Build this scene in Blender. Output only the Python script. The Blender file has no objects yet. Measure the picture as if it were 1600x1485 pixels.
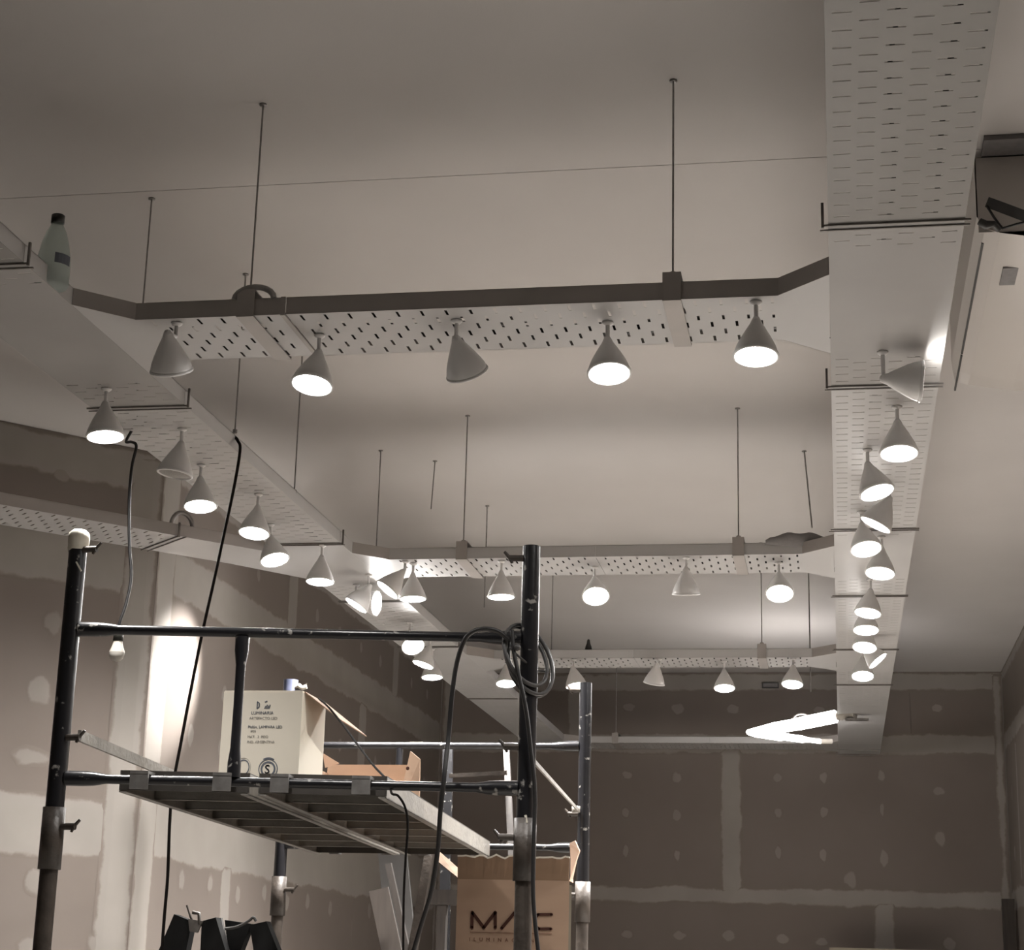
import bpy, math, random
from mathutils import Vector, Matrix, noise
random.seed(7)
S = bpy.context.scene
COL = S.collection
PI = math.pi

# ------------------------------------------------------------------ camera
CAM = Vector((0, 0, 1.6))
YAW, PITCH, ROLL, FPX = 0.179315, 0.268796, 0.0263425, 2858.0
fwd = Vector((-math.sin(YAW)*math.cos(PITCH), math.cos(YAW)*math.cos(PITCH), math.sin(PITCH)))
r0 = fwd.cross(Vector((0, 0, 1))).normalized()
u0 = r0.cross(fwd)
rgt = math.cos(ROLL)*r0 + math.sin(ROLL)*u0
upv = -math.sin(ROLL)*r0 + math.cos(ROLL)*u0
cd = bpy.data.cameras.new('camera')
cd.sensor_width = 36
cd.lens = FPX/1600*36
cam = bpy.data.objects.new('camera', cd)
COL.objects.link(cam)
cam.matrix_world = Matrix(((rgt.x, upv.x, -fwd.x, CAM.x), (rgt.y, upv.y, -fwd.y, CAM.y),
                           (rgt.z, upv.z, -fwd.z, CAM.z), (0, 0, 0, 1)))
S.camera = cam

# ------------------------------------------------------------------ world, exposure
w = bpy.data.worlds.new('world')
S.world = w
w.use_nodes = True
w.node_tree.nodes['Background'].inputs[0].default_value = (0.5, 0.5, 0.5, 1)
w.node_tree.nodes['Background'].inputs[1].default_value = 0.0
S.view_settings.view_transform = 'Standard'
S.view_settings.look = 'None'
S.view_settings.exposure = 0.96
S.view_settings.gamma = 1
S.view_settings.use_curve_mapping = False
BULB = 70.0          # radiance of each lit lamp face
BEAM = 72.0           # watts in each lit lamp's beam
TUBE = 14.0


def at(px, py, Y):
    """point of the room at depth Y seen at a photograph pixel (used to read off real positions)"""
    d = (px-800)*rgt-(py-742.5)*upv+FPX*fwd
    return CAM+d*(Y/d.y)


def atz(px, py, z):
    d = (px-800)*rgt-(py-742.5)*upv+FPX*fwd
    return CAM+d*((z-CAM.z)/d.z)


# ------------------------------------------------------------------ materials
def new_mat(name):
    m = bpy.data.materials.new(name)
    m.use_nodes = True
    nt = m.node_tree
    return m, nt, nt.nodes['Principled BSDF']


def N(nt, t, **kw):
    n = nt.nodes.new(t)
    for k, v in kw.items():
        setattr(n, k, v)
    return n


def mat(name, c1, c2=None, scale=8, rough=.6, metal=0, bump=0, bscale=60, detail=4, thresh=None, stretch=None):
    m, nt, b = new_mat(name)
    L = nt.links.new
    b.inputs['Roughness'].default_value = rough
    b.inputs['Metallic'].default_value = metal
    tc = N(nt, 'ShaderNodeTexCoord')
    src = tc.outputs['Object']
    if stretch:
        mp = N(nt, 'ShaderNodeMapping')
        mp.inputs['Scale'].default_value = stretch
        L(src, mp.inputs[0])
        src = mp.outputs[0]
    if c2 is None:
        c2 = tuple(x*.88 for x in c1)
    no = N(nt, 'ShaderNodeTexNoise')
    no.inputs['Scale'].default_value = scale
    no.inputs['Detail'].default_value = detail
    L(src, no.inputs['Vector'])
    cr = N(nt, 'ShaderNodeValToRGB')
    lo, hi = thresh if thresh else (.3, .7)
    cr.color_ramp.elements[0].position = lo
    cr.color_ramp.elements[1].position = hi
    cr.color_ramp.elements[0].color = (*c1, 1)
    cr.color_ramp.elements[1].color = (*c2, 1)
    L(no.outputs[0], cr.inputs[0])
    L(cr.outputs[0], b.inputs['Base Color'])
    if bump:
        n2 = N(nt, 'ShaderNodeTexNoise')
        n2.inputs['Scale'].default_value = bscale
        L(src, n2.inputs['Vector'])
        bp = N(nt, 'ShaderNodeBump')
        bp.inputs['Strength'].default_value = bump
        bp.inputs['Distance'].default_value = .01
        L(n2.outputs[0], bp.inputs['Height'])
        L(bp.outputs[0], b.inputs['Normal'])
    return m


DRY = (.172, .145, .126)
PLA = (.300, .277, .252)
M = {}
M['ceiling'] = mat('ceiling_paint', (.53, .510, .494), (.49, .471, .455), 1.3, .8, bump=.04, bscale=200)
M['dry'] = mat('drywall_paper', DRY, (.192, .165, .145), 1.6, .9)
M['floor'] = mat('dusty_screed_floor', (.43, .405, .375), (.36, .34, .315), 2, .7)
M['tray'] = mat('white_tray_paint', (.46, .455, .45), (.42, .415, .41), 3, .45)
M['tray_dim'] = mat('tray_sheet_dimmed', (.33, .32, .31), (.30, .29, .28), 3, .5)  # tray sheet darkened to paint the light falling off towards the camera
M['tray_bare_dim'] = mat('galvanised_sheet_dimmed', (.25, .24, .228), (.22, .21, .20), 3, .5)  # nearest sections: galvanised tone, darkened further for the same light falloff
M['tray_side'] = mat('galvanised_flange', (.40, .37, .35), (.33, .31, .29), 5, .5, .2)
M['gal'] = mat('galvanised_steel', (.36, .35, .34), (.24, .23, .22), 30, .4, .6)
M['wire'] = mat('dark_strut', (.20, .185, .17), (.12, .11, .10), 30, .5, .4)
M['shade'] = mat('lamp_shade_paint', (.74, .735, .73), (.68, .675, .67), 5, .4)
M['led_off'] = mat('unlit_lamp_face', (.30, .29, .27), (.18, .17, .16), 220, .35)
M['blackpaint'] = mat('black_scaffold_paint', (.012, .012, .014), (.30, .29, .27), 34, .28, 0, bump=.1, bscale=30, thresh=(.64, .70))
M['brownpaint'] = mat('worn_brown_steel', (.036, .029, .024), (.075, .062, .052), 14, .45, .1, bump=.2)
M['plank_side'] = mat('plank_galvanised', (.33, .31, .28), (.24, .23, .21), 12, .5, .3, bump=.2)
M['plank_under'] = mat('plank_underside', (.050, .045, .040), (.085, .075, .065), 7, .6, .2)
M['cable'] = mat('black_cable', (.016, .015, .015), None, 8, .45)
M['greycable'] = mat('grey_cable', (.07, .068, .066), (.045, .043, .042), 8, .45)
M['cord'] = mat('brown_cord', (.012, .010, .009), None, 8, .9)
M['cord'].node_tree.nodes['Principled BSDF'].inputs['Specular IOR Level'].default_value = .1
M['card'] = mat('cardboard', (.52, .36, .255), (.48, .33, .235), 6, .85, bump=.05, bscale=300, stretch=(1, 1, 4))
M['card_in_and_shade'] = mat('cardboard_inside_and_shade', (.34, .225, .15), (.30, .20, .13), 6, .9, stretch=(1, 1, 5))  # inside board; its darker tone also paints shade on the front flap
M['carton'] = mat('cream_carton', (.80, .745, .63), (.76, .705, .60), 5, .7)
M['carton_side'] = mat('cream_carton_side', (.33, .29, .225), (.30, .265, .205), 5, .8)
M['ink'] = mat('brown_ink', (.075, .025, .015), None, 20, .8)
M['inkfaint'] = mat('faint_brown_ink', (.24, .12, .08), None, 20, .8)
M['bluegrey'] = mat('blue_grey_ink', (.13, .145, .175), None, 20, .8)
M['greyink'] = mat('grey_ink', (.38, .36, .33), None, 20, .8)
M['tape'] = mat('white_tape', (.72, .69, .60), (.60, .56, .46), 40, .6)
M['bluecap'] = mat('blue_plastic', (.10, .11, .17), (.07, .08, .13), 20, .5)
M['blackrub'] = mat('black_plastic', (.007, .007, .007), (.014, .014, .014), 12, .75)
M['wood'] = mat('board_edge', (.060, .048, .040), (.045, .036, .030), 6, .7, stretch=(8, 8, 1))
M['darkwood'] = mat('dark_board', (.025, .020, .017), (.045, .036, .03), 6, .7, stretch=(8, 8, 1))
M['greyboard'] = mat('grey_board', (.075, .07, .066), (.055, .052, .05), 4, .7)
M['ac'] = mat('air_conditioner_plastic', (.56, .53, .50), (.54, .51, .48), 2, .35)
M['acdark'] = mat('air_conditioner_dark', (.035, .037, .035), (.05, .05, .05), 10, .5)
M['acgrey'] = mat('air_conditioner_label', (.20, .19, .19), (.16, .15, .15), 50, .6)
M['rag'] = mat('grey_cloth', (.27, .26, .26), (.20, .19, .19), 9, .9, bump=.3)
M['bulbglass'] = mat('frosted_bulb', (.52, .49, .44), None, 10, .25)
M['bulbbase'] = mat('bulb_base', (.60, .56, .50), None, 10, .4)
M['blackrub'].node_tree.nodes['Principled BSDF'].inputs['Specular IOR Level'].default_value = .15
M['cap'] = mat('dark_cap', (.018, .018, .014), None, 30, .4)


def emit(name, col, s):
    m, nt, b = new_mat(name)
    b.inputs['Base Color'].default_value = (.8, .8, .8, 1)
    b.inputs['Emission Color'].default_value = (*col, 1)
    b.inputs['Emission Strength'].default_value = s
    return m


M['lit'] = emit('lit_lamp_face', (1, .965, .93), BULB)
M['tube'] = emit('lit_tube', (1, .95, .92), TUBE)

# glass-like plastic of the bottle
m, nt, b = new_mat('clear_plastic')
b.inputs['Base Color'].default_value = (.62, .70, .67, 1)
b.inputs['Transmission Weight'].default_value = .75
b.inputs['Roughness'].default_value = .35
b.inputs['IOR'].default_value = 1.15
M['pet'] = m

# joint compound: feathers into the paper at the rim (attribute 'rim' = metres to the rim)
def plaster(name, c):
    m, nt, b = new_mat(name)
    L = nt.links.new
    b.inputs['Roughness'].default_value = .85
    at_ = N(nt, 'ShaderNodeAttribute', attribute_name='rim')
    tc = N(nt, 'ShaderNodeTexCoord')
    n1 = N(nt, 'ShaderNodeTexNoise')
    n1.inputs['Scale'].default_value = 7
    n1.inputs['Detail'].default_value = 7
    n1.inputs['Roughness'].default_value = .62
    L(tc.outputs['Object'], n1.inputs['Vector'])
    mr = N(nt, 'ShaderNodeMath', operation='MULTIPLY_ADD')
    mr.inputs[1].default_value = .07
    mr.inputs[2].default_value = -.038
    L(n1.outputs[0], mr.inputs[0])
    ad = N(nt, 'ShaderNodeMath', operation='ADD')
    L(at_.outputs['Fac'], ad.inputs[0])
    L(mr.outputs[0], ad.inputs[1])
    ss = N(nt, 'ShaderNodeMapRange', interpolation_type='SMOOTHSTEP')
    ss.inputs['From Min'].default_value = .004
    ss.inputs['From Max'].default_value = .022
    L(ad.outputs[0], ss.inputs['Value'])
    n2 = N(nt, 'ShaderNodeTexNoise')
    n2.inputs['Scale'].default_value = 3
    n2.inputs['Detail'].default_value = 5
    L(tc.outputs['Object'], n2.inputs['Vector'])
    cr = N(nt, 'ShaderNodeValToRGB')
    cr.color_ramp.elements[0].position = .3
    cr.color_ramp.elements[1].position = .7
    cr.color_ramp.elements[0].color = (*[x*.86 for x in c], 1)
    cr.color_ramp.elements[1].color = (*c, 1)
    L(n2.outputs[0], cr.inputs[0])
    mx = N(nt, 'ShaderNodeMix', data_type='RGBA')
    mx.inputs[6].default_value = (DRY[0]*1.05, DRY[1]*1.05, DRY[2]*1.05, 1)
    L(ss.outputs[0], mx.inputs[0])
    L(cr.outputs[0], mx.inputs[7])
    L(mx.outputs[2], b.inputs['Base Color'])
    return m


M['plaster'] = plaster('joint_compound', PLA)
M['patch'] = plaster('filler', (.262, .238, .214))


# ------------------------------------------------------------------ mesh helpers
class MB:
    def __init__(s):
        s.v, s.f, s.sm = [], [], []

    def add(s, vs, fs, smooth=False):
        o = len(s.v)
        s.v += [Vector(p) for p in vs]
        for f in fs:
            s.f.append([i+o for i in f])
            s.sm.append(smooth)
        return s

    def box(s, a, b, mtx=None):
        x0, y0, z0 = a
        x1, y1, z1 = b
        vs = [Vector(p) for p in ((x0, y0, z0), (x1, y0, z0), (x1, y1, z0), (x0, y1, z0), (x0, y0, z1), (x1, y0, z1), (x1, y1, z1), (x0, y1, z1))]
        if mtx:
            vs = [mtx @ p for p in vs]
        return s.add(vs, [(0, 3, 2, 1), (4, 5, 6, 7), (0, 1, 5, 4), (1, 2, 6, 5), (2, 3, 7, 6), (3, 0, 4, 7)])

    def hexa(s, q, e):
        """a quad q (4 points) given depth by vector e"""
        q = [Vector(p) for p in q]
        e = Vector(e)
        return s.add(q+[p+e for p in q], [(0, 1, 2, 3), (7, 6, 5, 4), (0, 4, 5, 1), (1, 5, 6, 2), (2, 6, 7, 3), (3, 7, 4, 0)])

    def beam(s, a, b, wx, wz, side=None):
        a, b = Vector(a), Vector(b)
        d = (b-a).normalized()
        sd = Vector(side) if side else d.cross(Vector((0, 0, 1)))
        if sd.length < 1e-4:
            sd = Vector((1, 0, 0))
        sd = (sd-d*sd.dot(d)).normalized()
        n = d.cross(sd)
        q = [a-sd*wx/2-n*wz/2, a+sd*wx/2-n*wz/2, a+sd*wx/2+n*wz/2, a-sd*wx/2+n*wz/2]
        return s.hexa(q, b-a)

    def tube(s, pts, rad, seg=10, caps=True, closed=False):
        pts = [Vector(p) for p in pts]
        n = len(pts)
        rads = rad if isinstance(rad, (list, tuple)) else [rad]*n
        t0 = (pts[1]-pts[0]).normalized()
        ref = Vector((0, 0, 1)) if abs(t0.z) < .9 else Vector((1, 0, 0))
        nrm = (ref-t0*ref.dot(t0)).normalized()
        vs = []
        for i, p in enumerate(pts):
            a = pts[max(i-1, 0)]
            c = pts[min(i+1, n-1)]
            if closed:
                a, c = pts[(i-1) % n], pts[(i+1) % n]
            t = (c-a).normalized()
            nrm = (nrm-t*nrm.dot(t)).normalized()
            bn = t.cross(nrm)
            for k in range(seg):
                an = 2*PI*k/seg
                vs.append(p+(nrm*math.cos(an)+bn*math.sin(an))*rads[i])
        fs = []
        for i in range(n if closed else n-1):
            j = (i+1) % n
            for k in range(seg):
                fs.append((i*seg+k, i*seg+(k+1) % seg, j*seg+(k+1) % seg, j*seg+k))
        s.add(vs, fs, True)
        if caps and not closed:
            s.add(vs[:seg], [tuple(range(seg))[::-1]])
            s.add(vs[-seg:], [tuple(range(seg))])
        return s

    def lathe(s, prof, seg=24, mtx=None, smooth=True):
        """prof: (r, z) pairs"""
        vs = []
        for r, z in prof:
            for k in range(seg):
                an = 2*PI*k/seg
                p = Vector((r*math.cos(an), r*math.sin(an), z))
                vs.append(mtx @ p if mtx else p)
        fs = []
        for i in range(len(prof)-1):
            for k in range(seg):
                fs.append((i*seg+k, i*seg+(k+1) % seg, (i+1)*seg+(k+1) % seg, (i+1)*seg+k))
        return s.add(vs, fs, smooth)

    def prism(s, poly, e):
        poly = [Vector(p) for p in poly]
        e = Vector(e)
        n = len(poly)
        return s.add(poly+[p+e for p in poly], [tuple(range(n)), tuple(range(n, 2*n))[::-1]]+[(i, i+n, (i+1) % n+n, (i+1) % n) for i in range(n)])


def mesh(name, mb, mt, origin=(0, 0, 0), rim=None):
    me = bpy.data.meshes.new(name)
    o = Vector(origin)
    me.from_pydata([tuple(p-o) for p in mb.v], [], mb.f)
    me.polygons.foreach_set('use_smooth', mb.sm)
    me.materials.append(M[mt] if isinstance(mt, str) else mt)
    if rim:
        a = me.attributes.new('rim', 'FLOAT', 'POINT')
        a.data.foreach_set('value', rim)
    me.update()
    return me


def obj(name, mb, mt, parent=None, label=None, rim=None):
    """mesh object; vertices are given in world space, the parent is an unrotated root"""
    base = parent
    off = Vector((0, 0, 0))
    p = parent
    while p is not None:
        off += p.location
        p = p.parent
    o = bpy.data.objects.new(name, mesh(name, mb, mt, off, rim))
    COL.objects.link(o)
    if base is not None:
        o.parent = base
    if label:
        o['label'] = label
    return o


def thing(name, label, cat, loc, group=None):
    o = bpy.data.objects.new(name, None)
    o.empty_display_size = .05
    COL.objects.link(o)
    o.location = loc
    o['label'] = label
    o['category'] = cat
    if group:
        o['group'] = group
    return o


def tag(o, label, cat, group=None):
    o['label'] = label
    o['category'] = cat
    if group:
        o['group'] = group
    return o


def struct(name, mb, mt):
    o = obj(name, mb, mt)
    o['kind'] = 'structure'
    return o


def spline(pts, n=8):
    pts = [Vector(p) for p in pts]
    out = []
    P = [pts[0]*2-pts[1]]+pts+[pts[-1]*2-pts[-2]]
    for i in range(1, len(P)-2):
        a, b, c, d = P[i-1:i+3]
        for k in range(n):
            t = k/n
            out.append(.5*((2*b)+(c-a)*t+(2*a-5*b+4*c-d)*t*t+(3*b-a-3*c+d)*t**3))
    out.append(P[-2])
    return out


def text_mesh(txt, size, org, xdir, zdir, ext=.0006, align='LEFT', space=1.0):
    cu = bpy.data.curves.new('t', 'FONT')
    cu.body = txt
    cu.size = size
    cu.extrude = ext
    cu.align_x = align
    cu.space_character = space
    cu.resolution_u = 3
    o = bpy.data.objects.new('t', cu)
    COL.objects.link(o)
    dg = bpy.context.evaluated_depsgraph_get()
    me = bpy.data.meshes.new_from_object(o.evaluated_get(dg))
    xd, zd = Vector(xdir).normalized(), Vector(zdir).normalized()
    nd = xd.cross(zd)
    mb = MB()
    mb.add([Vector(org)+xd*v.co.x+zd*v.co.y+nd*v.co.z for v in me.vertices], [tuple(p.vertices) for p in me.polygons])
    bpy.data.objects.remove(o)
    bpy.data.meshes.remove(me)
    bpy.data.curves.remove(cu)
    return mb


# ------------------------------------------------------------------ room shell
H = 3.80
XR, XL, YB, YN = 1.16, -2.90, 13.34, -3.0
CA, SA = .6756, .7373                      # direction of the slanted wall
CX, CY_ = XL-CA*5.0, 7.40-SA*5.0           # its near end
XFAR = CX

struct('floor', MB().box((XFAR-.2, YN-.2, -.12), (XR+.2, YB+.2, 0)), 'floor')
cl = struct('ceiling', MB().box((XFAR-.2, YN-.2, H+.012), (XR+.2, YB+.2, H+.14)), 'ceiling')
SEAM = 4.685
ys = [YN, -.12, 2.28, SEAM-.0015, SEAM+.0015, YB]
for i, (a, b_) in enumerate(((YN, 2.283), (2.285, SEAM-.0015), (SEAM+.0015, YB))):
    obj('ceiling_panel', MB().box((XFAR-.1, a, H), (XR+.08, b_, H+.0125)), 'ceiling', cl)

wb = struct('wall_back', MB().box((XL-.2, YB+.013, 0), (XR+.2, YB+.15, H)), 'dry')
wr = struct('wall_right', MB().box((XR+.013, YN-.2, 0), (XR+.15, YB+.15, H)), 'dry')
wl = struct('wall_left', MB().box((XL-.15, 7.4, 0), (XL-.013, YB+.15, H)), 'dry')
C0 = Vector((XL, 7.4, 0))
AD = Vector((CA, SA, 0))                   # along the slanted wall, towards the corner
AN = Vector((SA, -CA, 0))                  # its room-side normal
wa = struct('wall_slanted', MB().hexa([C0-AN*.013-AD*5, C0-AN*.013-AD*.012, C0-AN*.013-AD*.012+Vector((0, 0, H)), C0-AN*.013-AD*5+Vector((0, 0, H))], -AN*.12), 'dry')
struct('wall_far_left', MB().box((XFAR-.15, YN-.2, 0), (XFAR, CY_, H)), 'dry')
struct('wall_near', MB().box((XFAR-.15, YN-.15, 0), (XR+.15, YN, H)), 'dry')


class Plane:
    def __init__(s, wall, org, u, n):
        s.wall, s.o, s.u, s.n = wall, Vector(org), Vector(u), Vector(n)

    def p(s, a, z, d=0.0):
        return s.o+s.u*a+Vector((0, 0, z))+s.n*d

    def panel(s, a0, a1, z0, z1):
        g = .0015
        mb = MB().hexa([s.p(a0+g, z0+g, -.0125), s.p(a1-g, z0+g, -.0125), s.p(a1-g, z1-g, -.0125), s.p(a0+g, z1-g, -.0125)], s.n*.0125)
        return obj('drywall_panel', mb, 'dry', s.wall)

    def band(s, a0, a1, z0, z1, name='joint_tape', d=.0012):
        """taped joint: a slightly crowned strip whose rim feathers out"""
        la, lz = a1-a0, z1-z0
        na = max(4, int(la/.12))+1
        nz = max(4, int(lz/.12))+1
        short = min(la, lz)
        k = min(.05, short*.3)
        def ticks(lo, hi, n):
            t = [lo, lo+k]+[lo+k+(hi-lo-2*k)*i/n for i in range(1, n)]+[hi-k, hi]
            return t
        ta, tz = ticks(a0, a1, na), ticks(z0, z1, nz)
        mb = MB()
        rim, vs = [], []
        for z in tz:
            for a in ta:
                e = min(a-a0, a1-a, z-z0, z1-z)
                wob = (noise.noise(Vector((a*3.1, z*3.1, s.o.x)))*.018) if e < 1e-6 else 0
                vs.append(s.p(a+wob*.3, z+wob, d*(1 if e > 1e-6 else .3)))
                rim.append(min(max(e, 0), .08))
        W = len(ta)
        fs = [(j*W+i, j*W+i+1, (j+1)*W+i+1, (j+1)*W+i) for j in range(len(tz)-1) for i in range(W-1)]
        mb.add(vs, fs)
        return obj(name, mb, 'plaster', s.wall, rim=rim)

    def patch(s, a, z, ra, rz):
        mb = MB()
        n = 14
        ctr = s.p(a, z, .002)
        vs, rim = [ctr], [.05]
        sd = random.random()*50
        for rr, e, dd in ((.5, .035, .0018), (1.0, 0.0, .0006)):
            for k in range(n):
                an = 2*PI*k/n
                q = rr*(1+.35*noise.noise(Vector((math.cos(an)*1.2+sd, math.sin(an)*1.2, sd))))
                vs.append(s.p(a+ra*q*math.cos(an), z+rz*q*math.sin(an), dd))
                rim.append(e)
        fs = [(0, 1+k, 1+(k+1) % n) for k in range(n)]+[(1+k, 1+n+k, 1+n+(k+1) % n, 1+(k+1) % n) for k in range(n)]
        mb.add(vs, fs)
        return obj('screw_filler', mb, 'patch', s.wall, rim=rim)


PB = Plane(wb, (0, YB, 0), (1, 0, 0), (0, -1, 0))
PR = Plane(wr, (XR, 0, 0), (0, 1, 0), (-1, 0, 0))
PL = Plane(wl, (XL, 0, 0), (0, 1, 0), (1, 0, 0))
PA = Plane(wa, (XL, 7.4, 0), (CA, SA, 0), AN)

# back wall sheets: three courses with staggered butt joints
for z0, z1, cuts in ((0, .98, (-2.9, -1.4, 1.16)), (.98, 2.2, (-2.9, -2.1, .30, 1.16)), (2.2, 3.27, (-2.9, -.76, 1.16)), (3.27, H, (-2.9, -1.87, .52, 1.16))):
    for a, b_ in zip(cuts, cuts[1:]):
        PB.panel(a, b_, z0, z1)
PB.band(-2.9, 1.16, 2.14, 2.27)
PB.band(-2.9, 1.16, 3.20, 3.36)
PB.band(-2.9, 1.16, 3.655, 3.80)
PB.band(-.84, -.68, 2.22, 3.26, d=.0020)
PB.band(.22, .38, 1.0, 2.19, d=.0020)
PB.band(-1.96, -1.82, 3.30, 3.78, d=.0020)
PB.band(1.09, 1.16, .3, 3.78, 'corner_tape', d=.0026)
PB.band(-2.9, -2.82, .3, 3.78, 'corner_tape', d=.0026)
for px, py, rw, rh in ((980, 1212, 8, 7), (1058, 1216, 10, 10), (1215, 1216, 8, 8), (1286, 1215, 7, 9), (1377, 1213, 6, 9), (1467, 1237, 11, 7),
                       (978, 1270, 7, 9), (1058, 1275, 6, 10), (1216, 1271, 7, 9), (1287, 1270, 7, 9), (1378, 1265, 4, 12), (1469, 1311, 9, 11),
                       (978, 1330, 5, 11), (1058, 1337, 6, 11), (1216, 1332, 6, 11), (1286, 1337, 6, 10), (1381, 1342, 6, 14), (1329, 1374, 11, 15),
                       (980, 1460, 10, 8), (1062, 1463, 11, 8), (1139, 1463, 11, 8), (1222, 1468, 10, 7), (1285, 1472, 10, 7), (1484, 1476, 11, 12),
                       (1464, 1107, 10, 6), (983, 1106, 10, 7), (1060, 1108, 12, 9), (1145, 1108, 12, 8), (1280, 1110, 10, 7)):
    q = at(px, py, YB)
    PB.patch(q.x, q.z, rw/205, rh/205)

# left wall (receding)
for z0, z1, cuts in ((0, .95, (7.4, 9.8, YB)), (.95, 2.17, (7.4, 8.6, 11.0, YB)), (2.17, 3.31, (7.4, 11.02, YB)), (3.31, H, (7.4, 9.42, 11.83, YB))):
    for a, b_ in zip(cuts, cuts[1:]):
        PL.panel(a, b_, z0, z1)
PL.band(7.44, YB, 2.05, 2.42)
PL.band(7.44, YB, 3.20, 3.43)
PL.band(7.44, YB, 3.70, 3.80)
PL.band(9.33, 9.51, 3.38, 3.76, d=.002)
PL.band(11.74, 11.92, 3.38, 3.76, d=.002)
PL.band(10.92, 11.12, 2.36, 3.24, d=.002)
PL.band(8.52, 8.68, .9, 2.1, d=.002)
PL.band(7.40, 7.62, 0.3, 3.78, 'corner_bead', d=.003)
PL.band(YB-.08, YB, .3, 3.78, 'corner_tape', d=.0026)
for yy in (7.98, 8.38, 8.78, 9.22, 9.62, 10.02, 10.5, 11.4, 11.8, 12.3, 12.8):
    for zz in (1.98, 1.55, 2.62, 2.90):
        if abs(yy-11.02) > .2:
            PL.patch(yy+random.uniform(-.02, .02), zz+random.uniform(-.02, .02), .045, .055)
for yy in (8.2, 8.8, 9.9, 10.4, 10.9, 11.4, 12.3, 12.8):
    PL.patch(yy, 3.56, .04, .045)

# slanted wall
for z0, z1, cuts in ((0, .95, (-5, -2.4, 0)), (.95, 2.14, (-5, -3.2, -.8, 0)), (2.14, 3.25, (-5, -2.3, 0)), (3.25, H, (-5, -1.2, 0))):
    for a, b_ in zip(cuts, cuts[1:]):
        PA.panel(a, b_, z0, z1)
PA.band(-5, -.02, 2.02, 2.28)
PA.band(-5, -.02, 3.14, 3.42)
PA.band(-.165, -.0, .3, 3.78, 'corner_bead', d=.003)
PA.band(-5, -.02, 3.60, 3.80, d=.002)
PA.band(-.90, -.72, .9, 2.08, d=.002)
for aa, zz, ra, rz in ((-.455, 2.98, .05, .06), (-.485, 2.70, .06, .07), (-.50, 2.42, .09, .05), (-.10, 2.74, .045, .06), (-.11, 3.0, .04, .05),
                       (-.43, 1.93, .06, .06), (-.43, 1.66, .06, .06), (-.12, 1.92, .05, .07), (-.13, 1.69, .05, .07), (-.9, 2.9, .06, .06), (-.9, 2.6, .06, .06),
                       (-1.3, 2.9, .06, .06), (-1.3, 2.5, .06, .06), (-.48, 3.62, .05, .04), (-.12, 3.55, .04, .05)):
    PA.patch(aa, zz, ra, rz)

# right wall
for z0, z1 in ((0, .98), (.98, 2.2), (2.2, 3.27), (3.27, H)):
    for a, b_ in ((YN, 4), (4, 8.2), (8.2, 11.9), (11.9, YB)):
        PR.panel(a, b_, z0, z1)
PR.band(6, YB, 2.12, 2.28)
PR.band(6, YB, 3.22, 3.36)
PR.band(6, YB, 3.71, 3.80)
PR.band(12.45, 12.56, 2.3, 3.2, d=.002)
PR.band(YB-.09, YB, .3, 3.78, 'corner_tape', d=.0026)
PR.patch(12.9, 2.9, .05, .06)
PR.patch(12.9, 2.5, .05, .06)

# small dark back box on the back wall, near the ceiling
q0 = at(1191, 1068, YB)
q1 = at(1217, 1076, YB)
o = thing('junction_box', 'small dark junction box on the back wall just under the ceiling', 'junction box', (q0.x, YB-.03, q1.z))
obj('box_body', MB().box((q0.x, YB-.03, q1.z), (q1.x, YB-.0005, q0.z)), 'acdark', o)
obj('box_cover', MB().box((q0.x+.008, YB-.033, q1.z+.006), (q1.x-.008, YB-.0301, q0.z-.006)), 'acgrey', o)


# ------------------------------------------------------------------ cable trays
ZT, TH = 3.20, .045


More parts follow.
